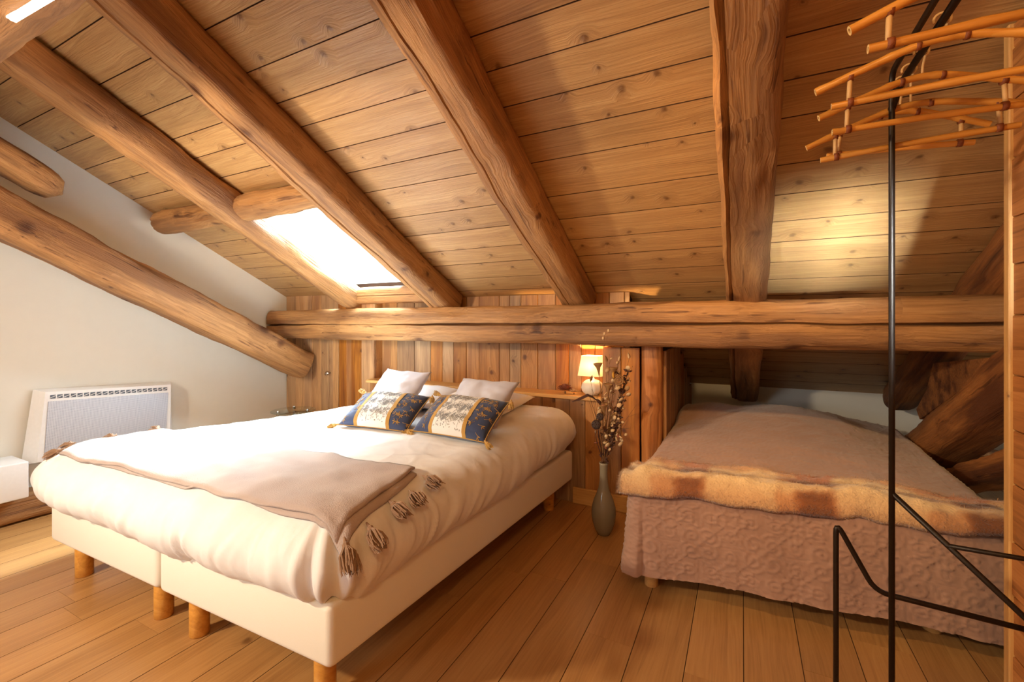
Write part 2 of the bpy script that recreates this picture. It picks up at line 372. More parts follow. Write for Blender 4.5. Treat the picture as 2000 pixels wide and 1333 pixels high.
smap = Matrix(((1, 0, 0), (0, SD.y, SN.y), (0, SD.z, SN.z))).to_4x4()
def cboard(x0, x1, y0, y1):
    W = (y1-y0)/math.cos(AL); t = .0012
    mw = smap.copy(); mw.translation = Vector((x0, y0, cz(y0)))
    joint_shade(box('ceiling_board', 0, x1-x0, t, W-t, rng.uniform(-.0004, .0004), .022, 'board', ceil, .0014, mw=mw))
for a, b in zip(seams, seams[1:]):
    ym = (a+b)/2; cuts = [XL]
    hs = [h for h in (H1, H2) if h[2] < ym < h[3]]
    segs = []; x = XL
    for h in hs: segs.append((x, h[0])); x = h[1]
    segs.append((x, XR))
    for s in segs: cboard(s[0], s[1], a, b)

# floor: backing and oak planks along Y
flo = struct(box('floor', XL-.1, XR+.1, YF-.1, YB+.1, -.12, -.018, 'back', ch=0))
x = XL; W = .182
while x < XR:
    y = YF-rng.uniform(0, 1.6)
    while y < YB:
        L = rng.choice((1.2, 1.6, 1.9, 2.2)); y0, y1 = max(y, YF), min(y+L, YB)
        if y1-y0 > .05:
            joint_shade(box('floor_plank', 0, y1-y0-.0012, .0006, W-.0006, -.018, 0, 'floor', flo, .0009, loc=(min(x+W, XR), y0, 0), rot=(0, 0, PI/2)))
        y += L
    x += W

def wallquad(name, pts, thick, mat='wall'):
    """planar wall from a loop of points, thickened by vector"""
    n = len(pts); t = Vector(thick); v = [Vector(p) for p in pts]+[Vector(p)+t for p in pts]
    f = [tuple(range(n)), tuple(range(2*n-1, n-1, -1))]+[(i, n+i, n+(i+1) % n, (i+1) % n) for i in range(n)]
    return recalc(struct(mesh(name, v, f, mat)))
wallquad('wall_left', [(XL, YF, 0), (XL, YB, 0), (XL, YB, cz(YB)+.03), (XL, YF, cz(YF)+.03)], (-.1, 0, 0))
wallquad('wall_right', [(XR, YF, 0), (XR, YB, 0), (XR, YB, cz(YB)+.03), (XR, YF, cz(YF)+.03)], (.1, 0, 0))
wallquad('wall_far', [(XL, YB, 0), (XR, YB, 0), (XR, YB, cz(YB)+.05), (XL, YB, cz(YB)+.05)], (0, .1, 0))
# front wall with the low window
for i, (a, b, c, d) in enumerate(((XL, -2.8, 0, cz(YF)), (-2.8, -1.6, 0, .95), (-2.8, -1.6, 1.95, cz(YF)), (-1.6, .2, 0, cz(YF)), (.64, XR, 0, cz(YF)), (.2, .64, 0, .3), (.2, .64, .8, cz(YF)))):
    wallquad('wall_front', [(a, YF, c), (b, YF, c), (b, YF, d), (a, YF, d)], (0, -.1, 0))
w2 = struct(empty('window_3', (.42, YF-.05, .55)))
for a in (-.2, .2): box('window_frame', a-.02, a+.02, -.02, .02, -.25, .25, 'pine', w2)
for a in (-.23, .23): box('window_frame', -.22, .22, -.02, .02, a-.02, a+.02, 'pine', w2)
box('window_pane', -.2, .2, -.003, .003, -.23, .23, 'pane', w2, 0)

w4 = struct(empty('window_4', (-2.2, YF-.05, 1.45)))  # unseen window added to carry the daylight fill
for a in (-.58, 0, .58): box('window_frame', a-.02, a+.02, -.02, .02, -.5, .5, 'pine', w4)
for a in (-.48, .48): box('window_frame', -.6, .6, -.02, .02, a-.02, a+.02, 'pine', w4)
for a in (-.29, .29): box('window_pane', a-.27, a+.27, -.003, .003, -.46, .46, 'pane', w4, 0)
# plank walls at the back
Y1, Y2, Y3 = 2.91, 3.0, 2.84
XD, XP = -2.83, -.80
wb = struct(box('wall_back', XL, XP+.13, Y2+.02, Y2+.1, 0, 1.40, 'back', ch=0))
def vplank(x0, x1, y, z0, z1, mat='wallplank', parent=None, name='wall_plank', t=.02, jit=.003):
    g = .0012; j = rng.uniform(-jit, jit)
    return box(name, 0, z1-z0, g, x1-x0-g, 0, t, mat, parent or wb, .003, mw=Matrix(((0, 1, 0, x0), (0, 0, 1, y+j), (1, 0, 0, z0), (0, 0, 0, 1))))
lx = [-3.995, -3.86, -3.74, -3.63, -3.50, -3.415, -3.39]
for a, b in zip(lx[:5], lx[1:5]): vplank(a, b, Y1, .0, cz(Y1)-.0, parent=wb)
dr = struct(empty('door_1', (-3.5, Y1, 0)))
for a, b in ((0, .10), (.105, .155), (.155, .23), (.235, .33), (.33, .40)):
    box('door_plank', 0, 1.16, .001, b-a-.001, 0, .02, 'wallplank', dr, .003, mw=Matrix(((0, 1, 0, a), (0, 0, 1, rng.uniform(-.003, .002)), (1, 0, 0, .01), (0, 0, 0, 1))))
kn = mesh('door_knob', *lathe_v([(.004, 0), (.008, .002), (.008, .014), (.018, .022), (.021, .032), (.017, .042), (.003, .046)], 20), 'chrome', dr, True, loc=(.125, -.002, .735), rot=(PI/2, 0, 0))
vplank(-3.5, -3.28, Y1, 1.172, cz(Y1)); vplank(-3.28, -3.1, Y1, 1.172, cz(Y1))
for a, b in ((-3.1, -2.975), (-2.975, XD)): vplank(a, b, Y1-.012, 0, cz(Y1))
vplank(XD-.02, XD, Y1+.01, 0, cz(Y2), t=.1)
ux = [XD, -2.66, -2.47, -2.30, -2.18, -2.07, -1.95, -1.83, -1.65, -1.56, -1.466, -1.33, -1.19, -1.09, -1.0, -.9, XP]
for a, b in zip(ux, ux[1:]): vplank(a, b, Y2, .70, cz(Y2)-.005)
for a, b in ((XP, -.70), (-.70, -.665)): vplank(a, b, Y2-.0, 1.0, cz(Y2)-.005, 'pine')
# lower panel behind the bed with its shelf and skirting
px = XD
while px < XP-.01:
    q = min(px+rng.uniform(.09, .14), XP)
    if XP-q < .04: q = XP
    vplank(px, q, Y3+.012, 0, .688); px = q
shelf = tag(box('shelf_board', XD-.01, XP, Y3-.022, Y2, .688, .714, 'pine', ch=.004), 'long narrow pine shelf board along the plank wall behind the white bed', 'shelf')
bb = struct(box('baseboard_back', -1.0, -.58, Y3-.01, Y3+.012, 0, .105, 'pine', ch=.004))
# end of the partition right of the shelf
for a, b in ((XP, -.685), (-.685, -.57)): vplank(a, b, 2.845, 0, 1.04)
bx_ = box('wall_plank', 0, 1.04, 0, .16, 0, .02, 'wallplank', wb, .003, mw=Matrix(((0, 0, 1, XP-.005), (0, 1, 0, 2.85), (1, 0, 0, 0), (0, 0, 0, 1))))
pw = struct(box('wall_partition', -.60, -.44, 2.95, YB, 0, 1.0, 'back', ch=0))
for i, (a, b) in enumerate(((2.92, 3.09), (3.10, 3.28), (3.28, 3.46), (3.46, 3.64), (3.64, 3.86), (3.86, 4.1), (4.1, 4.3), (4.3, YB))):
    box('wall_plank', 0, min(cz(b)-.01, 1.02), .001, b-a-.001, 0, .02, 'wallplank', pw, .003, mw=Matrix(((0, 0, 1, -.44), (0, 1, 0, a), (1, 0, 0, 0), (0, 0, 0, 1))))
tag(log('corner_post', (-.505, 2.91, 0), (0, 0, 1), (0, -1, 0), 1.05, .13, .12, 'partition', None, p=3.2, amp=.003, seed=3, er=(0, 0)), 'orange rounded wooden corner post at the end of the plank wall beside the quilted bed', 'post')

# partition of horizontal planks at the right of the frame
XW, YW = .66, 1.757
wp = struct(box('wall_wardrobe', XW+.022, XW+.06, YF, YW-.01, 0, 2.0, 'back', ch=0))
z = 0
while z < cz(YW):
    h = rng.uniform(.12, .17); z1 = min(z+h, cz(YW)-.03)
    if z1-z < .02: break
    box('wall_plank', 0, YW-YF-.03, .0012, z1-z-.0012, 0, .02, 'partition', wp, .003, mw=Matrix(((0, 0, 1, XW+rng.uniform(0, .004)), (1, 0, 0, YF), (0, 1, 0, z), (0, 0, 0, 1)))); z = z1
box('edge_trim', 0, cz(YW)-.03, 0, .03, 0, .07, 'pine', wp, .003, mw=Matrix(((0, 0, 1, XW-.006), (0, 1, 0, YW-.03), (1, 0, 0, 0), (0, 0, 0, 1))))
wp.data.transform(Matrix.Identity(4))

# skylights
def skylight(n, h, top):
    e = struct(empty('window_%d' % n, ((h[0]+h[1])/2, (h[2]+h[3])/2, cz((h[2]+h[3])/2))))
    o = e.location
    def wl(nm, p): 
        q = [Vector(a)-o for a in p]
        c = sum(q, Vector())/4; nrm = (q[1]-q[0]).cross(q[2]-q[0]).normalized()
        out = nrm if nrm.dot(c-Vector((0, 0, c.z))) > 0 else -nrm
        v = q+[a+out*.04 for a in q]
        recalc(mesh(nm, v, [(0, 1, 2, 3), (7, 6, 5, 4)]+[(i, 4+i, 4+(i+1) % 4, (i+1) % 4) for i in range(4)], 'shaft', e))
    x0, x1, y0, y1 = h; t = top
    A, B = (lambda x, y: Vector((x, y, cz(y)))), (lambda x, y: Vector((x, y+t*.5, cz(y)+t)))
    wl('shaft_wall', (A(x0, y0), A(x0, y1), B(x0, y1), B(x0, y0))); wl('shaft_wall', (A(x1, y0), A(x1, y1), B(x1, y1), B(x1, y0)))
    wl('shaft_wall', (A(x0, y0), A(x1, y0), B(x1, y0), B(x0, y0))); wl('shaft_wall', (A(x0, y1), A(x1, y1), B(x1, y1), B(x0, y1)))
    q = [B(x0, y0)-o, B(x1, y0)-o, B(x1, y1)-o, B(x0, y1)-o]
    for a, b in ((0, 1), (1, 2), (2, 3), (3, 0)): mesh('window_frame', *tube_v([q[a], q[b]], .03, 4), 'white', e)
    mesh('window_pane', q+[a+Vector((0, 0, .008)) for a in q], [(0, 1, 2, 3), (7, 6, 5, 4)], 'pane', e)
skylight(1, H1, .62); skylight(2, H2, .5)

# ------------------------------------------------------------------ roof timbers
RD = .195                                            # rafter depth
def rafter(x, y0, y1, w, label, seed, mat='beam', d=RD, **kw):
    st = Vector((x, y0, cz(y0)))-SN*(d/2-.004)
    return log('rafter', st, SD, SN, (y1-y0)/math.cos(AL), w, d, mat, label, 'rafter', 'rafters under the boarded ceiling', seed=seed, **kw)
rafter(-2.97, .3, 2.86, .21, 'leftmost rough rafter, bounding the left side of the skylight', 1, p=2.8, amp=.008, chip=.02)
rafter(-2.055, .3, 2.97, .20, 'cracked orange-brown rafter bounding the right side of the skylight', 2, p=5, amp=.006, crack=(-PI/2+.25, .006, .03, .10))
rafter(-.975, -.8, 2.97, .195, 'rafter over the shelf lamp with a torn, chipped edge', 4, p=5, amp=.006, crack=(-PI/2+.35, .006, .03, .10), chip=.02)
rafter(.015, -.8, 4.38, .20, 'thick split rafter running straight away over the quilted bed', 6, p=6, amp=.006, crack=(-PI/2+.62, .009, .05, .06), chip=.02, d=.21, er=(0, .1))
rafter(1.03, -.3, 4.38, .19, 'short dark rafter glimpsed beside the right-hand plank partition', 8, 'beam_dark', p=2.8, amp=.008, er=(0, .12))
log('purlin', (-3.985, 2.82, 1.178), (1, 0, .003), (0, 0, 1), 5.97, .235, .262, 'beam', 'long horizontal purlin with a deep crack running over both beds', 'beam', p=6, amp=.005, seed=11, crack=(PI, .013, .06, .10), chip=.025, n=56)
log('purlin', (-3.985, .47, 2.24), (1, 0, 0), (0, 0, 1), 5.97, .27, .26, 'beam', 'massive purlin overhead in the top left corner', 'beam', p=5, amp=.006, seed=13, chip=.01, crack=(PI+.8, .004, .02, .05))
# sloping principal rafters of the two trusses
def principal(x, y0, y1, ztop, y_ref, w, h, label, seed, mat='beam', **kw):
    hp = h*math.cos(AL); st = Vector((x, y0, ztop+MS*(y_ref-y0)-h/2))
    return log('principal_rafter', st, SD, SN, (y1-y0)/math.cos(AL), w, hp, mat, label, 'beam', None, seed=seed, p=5, **kw)
pl_ = principal(-3.675, .2, 2.84, 1.01, 2.7, .25, .28, 'broad knotty timber sloping down along the white wall on the left', 21, amp=.006, chip=.02)
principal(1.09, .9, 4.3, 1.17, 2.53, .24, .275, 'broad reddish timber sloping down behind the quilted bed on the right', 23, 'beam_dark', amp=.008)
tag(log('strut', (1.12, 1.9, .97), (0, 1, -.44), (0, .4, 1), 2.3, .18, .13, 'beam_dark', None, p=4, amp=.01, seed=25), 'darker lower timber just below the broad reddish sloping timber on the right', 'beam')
tag(log('corbel', (-3.68, .2, 2.545), (0, .86, -.50), (0, .5, .86), 1.13, .2, .16, 'beam', None, p=3.2, amp=.006, seed=27, er=(0, .16)), 'short round-ended timber block on top of the sloping left timber', 'beam')
# wedge block under the purlin on the right
cl = [(2.72, 1.045), (3.40, .965), (3.50, .80), (3.68, .65), (3.62, .60), (2.72, 1.0)]
v = [(.975, a, b) for a, b in cl]+[(1.19, a, b) for a, b in cl]; n_ = len(cl)
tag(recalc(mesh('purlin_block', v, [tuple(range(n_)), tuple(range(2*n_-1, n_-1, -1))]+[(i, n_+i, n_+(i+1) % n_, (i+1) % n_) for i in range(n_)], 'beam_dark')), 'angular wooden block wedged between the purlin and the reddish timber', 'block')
# trimmers round the skylight
tag(log('trimmer', (-3.93, 1.80, cz(1.80)-.085), (1, 0, 0), SN, 1.83, .16, .15, 'beam', None, p=2.5, amp=.007, seed=31, er=(.08, .02), chip=.02), 'round-ended log across the upper end of the skylight', 'beam')
tag(log('trimmer', (-2.90, 2.80, cz(2.80)-.085), (1, 0, 0), (0, 0, 1), .78, .12, .14, 'beam', None, p=4, amp=.004, seed=33, crack=(PI+.1, .004, .02, .05)), 'short squared timber closing the lower end of the skylight', 'beam')
tag(log('sole_plate', (-3.91, -.6, .087), (0, 1, 0), (0, 0, 1), 1.95, .17, .17, 'beam', None, p=5, amp=.004, seed=35, chip=.02), 'weathered timber lying on the floor along the white left wall', 'beam')
tag(log('sole_plate', (1.33, 2.2, .36), (0, 1, 0), (0, 0, 1), 1.6, .14, .12, 'beam_dark', None, p=5, amp=.004, seed=36), 'small dark horizontal timber low at the right behind the quilted bed', 'beam')
# led strip on the upper purlin
ls = tag(empty('strip_light', (-1.71, .517, 2.097), (0, 0, R(3))), 'slim white strip light under the purlin in the top left corner', 'light')
box('housing', -.22, .22, -.012, .012, 0, .012, 'white', ls); box('diffuser', -.21, .21, -.008, .008, -.006, 0, 'led', ls)

# ------------------------------------------------------------------ the white double bed
FL, FR, BR, BL = Vector((-2.9, .885, 0)), Vector((-1.075, .925, 0)), Vector((-.985, 2.79, 0)), Vector((-2.81, 2.75, 0))
BW, BLn = 1.825, 1.866
def bmap(a, b, z=0):
    s, t = a/BW, b/BLn
    p = FL*(1-s)*(1-t)+FR*s*(1-t)+BR*s*t+BL*(1-s)*t; return Vector((p.x, p.y, z))
def base(a0, a1, label):
    e = tag(empty('divan', bmap(a0, 0)), label, 'bed', 'bed bases of the white bed'); o0 = e.location
    b = rbox('body', a0, a1, 0, BLn, .172, .365, 'base', e, r=.022, seg=4)
    for q in b.data.vertices: q.co = bmap(q.co.x, q.co.y, q.co.z)-o0
    for k, (la, lb) in enumerate(((a0+.115, .08), (a1-.115, .08), (a0+.115, BLn-.12), (a1-.115, BLn-.12))):
        mesh('leg', *lathe_v([(.031, 0), (.034, .003), (.034, .172), (.03, .176)], 24), 'leg', e, True, loc=bmap(la, lb)-o0)
base(0, .905, 'cream fabric bed base on pine legs, left half of the white bed')
base(.92, BW, 'cream fabric bed base on pine legs, right half of the white bed')

def drape(x0, x1, y0, y1, ztop, prof, wr, nx=90, ny=90, cs=9):
    """top grid over a rectangle, rolled down along prof [(out, drop)] all round; wr(P, n, s, j) moves side points"""
    V = []; F = []
    X = np.linspace(x0, x1, nx+1); Yy = np.linspace(y0, y1, ny+1)
    for y in Yy:
        for x in X: V.append(Vector((x, y, ztop(x, y))))
    gi = lambda i, j: j*(nx+1)+i
    for j in range(ny):
        for i in range(nx): F.append((gi(i, j), gi(i+1, j), gi(i+1, j+1), gi(i, j+1)))
    per = []
    for i in range(nx+1): per.append((gi(i, 0), (0, -1)))
    for k in range(1, cs): a = -PI/2+PI/2*k/cs; per.append((gi(nx, 0), (math.cos(a), math.sin(a))))
    for j in range(ny+1): per.append((gi(nx, j), (1, 0)))
    for k in range(1, cs): a = PI/2*k/cs; per.append((gi(nx, ny), (math.cos(a), math.sin(a))))
    for i in range(nx, -1, -1): per.append((gi(i, ny), (0, 1)))
    for k in range(1, cs): a = PI/2+PI/2*k/cs; per.append((gi(0, ny), (math.cos(a), math.sin(a))))
    for j in range(ny, -1, -1): per.append((gi(0, j), (-1, 0)))
    for k in range(1, cs): a = PI+PI/2*k/cs; per.append((gi(0, 0), (math.cos(a), math.sin(a))))
    n = len(per); s = 0; S = []
    for i in range(n):
        S.append(s); q = V[per[i][0]]; q2 = V[per[(i+1) % n][0]]; d = (q2-q).length; s += d if d > 1e-6 else .02
    prev = [p[0] for p in per]; meta = [None]*len(V)
    for j, (o, dr_) in enumerate(prof):
        cur = []
        for i, (g, nn) in enumerate(per):
            P = V[g]+Vector((nn[0]*o, nn[1]*o, -dr_)); P = wr(P, Vector((nn[0], nn[1], 0)), S[i], (j+1)/len(prof))
            cur.append(len(V)); V.append(P); meta.append((S[i], dr_))
        for i in range(n):
            k = (i+1) % n
            F.append((prev[i], cur[i], cur[k], prev[k]))
        prev = cur
    return V, F, meta
def clean(o):
    import bmesh
    bm = bmesh.new(); bm.from_mesh(o.data); bmesh.ops.remove_doubles(bm, verts=bm.verts, dist=1e-5)
    bmesh.ops.recalc_face_normals(bm, faces=bm.faces); bm.to_mesh(o.data); bm.free()
    o.data.polygons.foreach_set('use_smooth', [True]*len(o.data.polygons)); return o
def bvh(o):
    o_m = o.data; mwd = o.matrix_basis
    return BVHTree.FromPolygons([mwd @ v.co for v in o_m.vertices], [tuple(p.vertices) for p in o_m.polygons])

mt = tag(rbox('mattress', .01, BW-.01, .015, BLn-.03, .366, .50, 'pillow', r=.05, seg=4), 'white mattress peeking out below the duvet at the foot corner', 'mattress')
for q in mt.data.vertices: q.co = bmap(q.co.x, q.co.y, q.co.z)
def nz(x, y, z, sc_=1.): return mn.noise((x*sc_, y*sc_, z*sc_))
rh, rv = .175, .143
def dtop(a, b):
    z = .605+.05*max(0, (b-.9)/.97)**1.2*min(1, a/1.2)-.075*max(0, min(1, (1.0-a)/.9))*max(0, min(1, (b-.3)/1.2))
    if b > 1.1: z += .02*math.sin(PI*min(1, (b-1.1)/.75))*min(1, a/1.2)
    z += .010*nz(a*1.7, b*1.7, 1)+.006*nz(a*4, b*4, 3)+.003*nz(a*9, b*9, 5)
    z += .007*max(0, 1-abs(nz(a*2.4+b*1.2, b*5-a*2, 2))/.2)*max(0, nz(a*1.2, b*1.2, 9)+.35)+.004*max(0, 1-abs(nz(a*9+b*3, b*6, 22))/.25)*max(0, nz(a*1.6, b*1.6, 19)+.2+max(0, a-1.3))
    return z
dprof = [(rh*math.sin(t), rv*(1-math.cos(t))) for t in np.linspace(.06, PI*.87, 26)]
def ridge(a, b, c, w): return max(0, 1-abs(mn.noise((a, b, c)))/w)
def dwr(P, n, s, j):
    am = min(1, j*1.7); right = 1.0 if n.x > .5 else .8
    fold = .022*nz(s*2.3, j*1.2, 4)+.012*nz(s*7, j*2.0, 8)+.006*nz(s*17+j*2, j*3, 3)
    wx = s+.10*nz(s*3, j*2, 31)+.14*j*(1 if n.x > .5 else .5)
    fold += right*.016*ridge(wx*9, j*.7, 12, .16)*max(0, nz(s*1.3, j, 14)+.45)
    fold += right*.009*ridge(wx*21, j*1.0, 16, .22)*max(0, nz(s*2.2, j*1.5, 18)+.4)
    fold -= .020*ridge(s*4.1+j*1.5, j*.9, 44, .10)*max(0, nz(s*1.9, j, 46)+.1)
    corner = abs(n.x*n.y)*2
    fold += corner*(.018*math.sin(math.atan2(n.y, n.x)*14+j*2)-.02*j)
    P = P+n*fold*am
    P.z += (.020*nz(s*1.4, 5, 6)+.016*nz(s*5, 2, 7))*max(0, j-.35)*1.5
    if j > .75: P.z -= .05*max(0, nz(s*2.6, 1, 11))*(j-.75)/.25
    return P
V, F, _ = drape(rh-.115, BW+.06-rh, rh-.07, BLn+.02-rh, dtop, dprof, dwr, 200, 200, 20)
V = [bmap(p.x, p.y, p.z) for p in V]
duv = tag(clean(mesh('duvet', V, F, 'duvet')), 'puffy white duvet spread over the double bed', 'duvet')
DB = bvh(duv)
def topz(B, x, y, dflt=.6):
    h = B.ray_cast(Vector((x, y, 2.0)), Vector((0, 0, -1))); return h[0].z if h[0] else dflt

def solid(V, nx, ny, t, B=None):
    """grid of points thickened downwards"""
    n = len(V); W = V+[p-Vector((0, 0, t)) for p in V]; F = []
    g = lambda i, j: j*(nx+1)+i
    for j in range(ny):
        for i in range(nx): F += [(g(i, j), g(i+1, j), g(i+1, j+1), g(i, j+1)), (n+g(i, j), n+g(i, j+1), n+g(i+1, j+1), n+g(i+1, j))]
    for i in range(nx): F += [(g(i+1, 0), g(i, 0), n+g(i, 0), n+g(i+1, 0)), (g(i, ny), g(i+1, ny), n+g(i+1, ny), n+g(i, ny))]
    for j in range(ny): F += [(g(0, j), g(0, j+1), n+g(0, j+1), n+g(0, j)), (g(nx, j+1), g(nx, j), n+g(nx, j), n+g(nx, j+1))]
    return W, F
def layer(B, c, nx, ny, lift, t, wav, seed):
    V = []
    for j in range(ny+1):
        for i in range(nx+1):
            s, q = i/nx, j/ny; p = (c[0]*(1-s)+c[1]*s)*(1-q)+(c[3]*(1-s)+c[2]*s)*q
            x = p.x+.012*nz(s*4, q*2, seed); y = p.y+.014*nz(s*5, q*2, seed+2)
            w = wav*(max(0, nz(s*9+q*2, q*3, seed+5))+.5*max(0, nz(s*16, q*5, seed+7)))
            V.append(Vector((x, y, topz(B, x, y)+lift+t+w)))
    return solid(V, nx, ny, t)
thr = empty('throw_blanket', (-1.95, 1.1, .62)); tag(thr, 'folded taupe throw with brown tassels across the foot of the white bed', 'throw')
TC = [Vector((-2.80, .885, 0)), Vector((-1.07, .945, 0)), Vector((-1.15, 1.40, 0)), Vector((-2.80, 1.30, 0))]
def sub(o, par): o.parent = par; o.matrix_parent_inverse = Matrix.Translation(-par.location); return o
for k, (lift, t, cc) in enumerate(((.003, .008, [TC[0]+Vector((-.02, .006, 0)), TC[1]+Vector((.035, .0, 0)), TC[2]+Vector((.025, -.02, 0)), TC[3]]), (.013, .009, TC))):
    Vv, Ff = layer(DB, cc, 90, 26, lift, t, .014, 40+k)
    sub(clean(mesh('blanket_layer', Vv, Ff, 'throw')), thr)
def tassel_v(L, r0, r1, n, rr, seed, droop=0):
    """tassel hanging along +X from origin: knot and yarn strands"""
    rg = random.Random(seed); parts = [tube_v([(-.02, 0, 0), (0, 0, 0), (.006, 0, 0), (.016, 0, 0), (.022, 0, 0)], [.003, .006, .011, .010, .007], 8)]
    for i in range(n):
        a = rg.uniform(0, 2*PI); q = math.sqrt(rg.random()); l = L*rg.uniform(.75, 1.05); y, z = math.cos(a)*q, math.sin(a)*q
        pts = [(.014, y*r0, z*r0), (l*.45, y*r1*.9+rg.uniform(-.3, .3)*r0, z*r1*.75), (l*.8, y*r1*1.0+rg.uniform(-.4, .4)*r0, z*r1*.7), (l, y*r1*.9+rg.uniform(-.6, .6)*r0, z*r1*.6)]
        parts.append(tube_v([Vector(p) for p in pts], [rr, rr, rr, rr*.6], 3))
    return join_vf(parts)
def put_tassel(par, P, yaw, pitch, L, seed, mat='tassel', r1=.03, n=60, rr=.0022, r0=.008, roll=0):
    o = mesh('tassel', *tassel_v(L, r0, r1, n, rr, seed), mat, None, False)
    o.parent = par; mi = par.matrix_basis.inverted() if par.type == 'EMPTY' else Matrix()
    mw = Matrix.Translation(P) @ Matrix.Rotation(yaw, 4, 'Z') @ Matrix.Rotation(pitch, 4, 'Y')
    o.matrix_basis = mi @ mw; return o
for k, (x, y, yaw, pit, L) in enumerate(((-1.045, .955, -.55, .55, .105), (-1.035, 1.04, -.35, .35, .10), (-1.06, 1.17, -.2, .2, .085), (-1.06, 1.27, -.45, .15, .085), (-1.085, 1.385, -.3, .12, .085),
                                         (-2.83, .90, PI+.35, .45, .09), (-2.85, .95, PI+.1, .4, .09), (-2.83, 1.10, PI, .3, .08), (-2.83, 1.29, PI-.2, .2, .08))):
    z = topz(DB, x, y)+.016
    put_tassel(thr, Vector((x, y, z)), yaw, pit, L, 60+k)

# pillows and cushions
def pil(a, b, h, s, t, side, pinch=.07, pw=3.0, seed=0, wr=.006):
    x = a*s*(1-pinch*(1-t*t)); y = b*t*(1-pinch*(1-s*s))
    k = max(0, (1-abs(s)**pw)*(1-abs(t)**pw))**.55
    z = side*(h*k+wr*k**.5*(mn.noise((s*2.2+seed, t*2.2, side*3+seed))+.5*mn.noise((s*5+seed, t*5, side+9))))
    return (x, y, z)
def pillow_v(a, b, h, n=28, side=(1, -1), s0=-1, s1=1, t0=-1, t1=1, off=0, **kw):
    V = []; F = []
    for sd in side:
        k0 = len(V)
        for j in range(n+1):
            for i in range(n+1):
                s = s0+(s1-s0)*i/n; t = t0+(t1-t0)*j/n; p = pil(a, b, h, s, t, sd, **kw); V.append((p[0], p[1], p[2]+sd*off))
        for j in range(n):
            for i in range(n):
                q = (k0+j*(n+1)+i, k0+j*(n+1)+i+1, k0+(j+1)*(n+1)+i+1, k0+(j+1)*(n+1)+i); F.append(q if sd > 0 else q[::-1])
    return V, F
def frame_m(P, yaw, lean):
    """local x along width, y up the cushion face, z out of the face towards the foot"""
    X = Vector((math.cos(yaw), math.sin(yaw), 0)); back = Vector((-math.sin(yaw), math.cos(yaw), 0))
    Yv = (back*math.cos(lean)+Vector((0, 0, 1))*math.sin(lean)); Zv = X.cross(Yv)
    m = Matrix((X, Yv, Zv)).transposed().to_4x4(); m.translation = P; return m
for x, lab in ((-2.02, 'white sleeping pillow at the head of the bed, behind the left cushions'), (-1.5, 'white sleeping pillow at the head of the bed, behind the right cushions')):
    o = clean(mesh('bed_pillow', *pillow_v(.29, .24, .055, seed=x), 'pillow', None, True, mw=frame_m(Vector((x, 2.46, .69)), R(1), R(4)))); tag(o, lab, 'pillow', 'sleeping pillows')
for P, yaw, ln, lab, sd in ((Vector((-1.98, 2.21, .745)), R(-6), R(48), 'plain grey-lilac cushion propped behind the left patterned cushion', 2), (Vector((-1.375, 2.24, .725)), R(-3), R(42), 'plain grey-lilac cushion propped behind the right patterned cushion', 3)):
    o = clean(mesh('cushion', *pillow_v(.205, .185, .065, seed=sd, pinch=.09, wr=.014), 'lilac', None, True, mw=frame_m(P, yaw, ln))); tag(o, lab, 'cushion', 'plain cushions on the bed')
def leaf_v(p, ang, L, W, fn, off):
    """flat leaf laid on surface fn(x,y)->z"""
    out = []
    for a, b in ((0, 0), (.35, .5), (.7, .42), (1, 0), (.7, -.42), (.35, -.5)):
        x = p[0]+math.cos(ang)*a*L-math.sin(ang)*b*W; y = p[1]+math.sin(ang)*a*L+math.cos(ang)*b*W; out.append((x, y, fn(x, y)+off))
    return out, [(0, 1, 2, 3), (0, 3, 4, 5)]
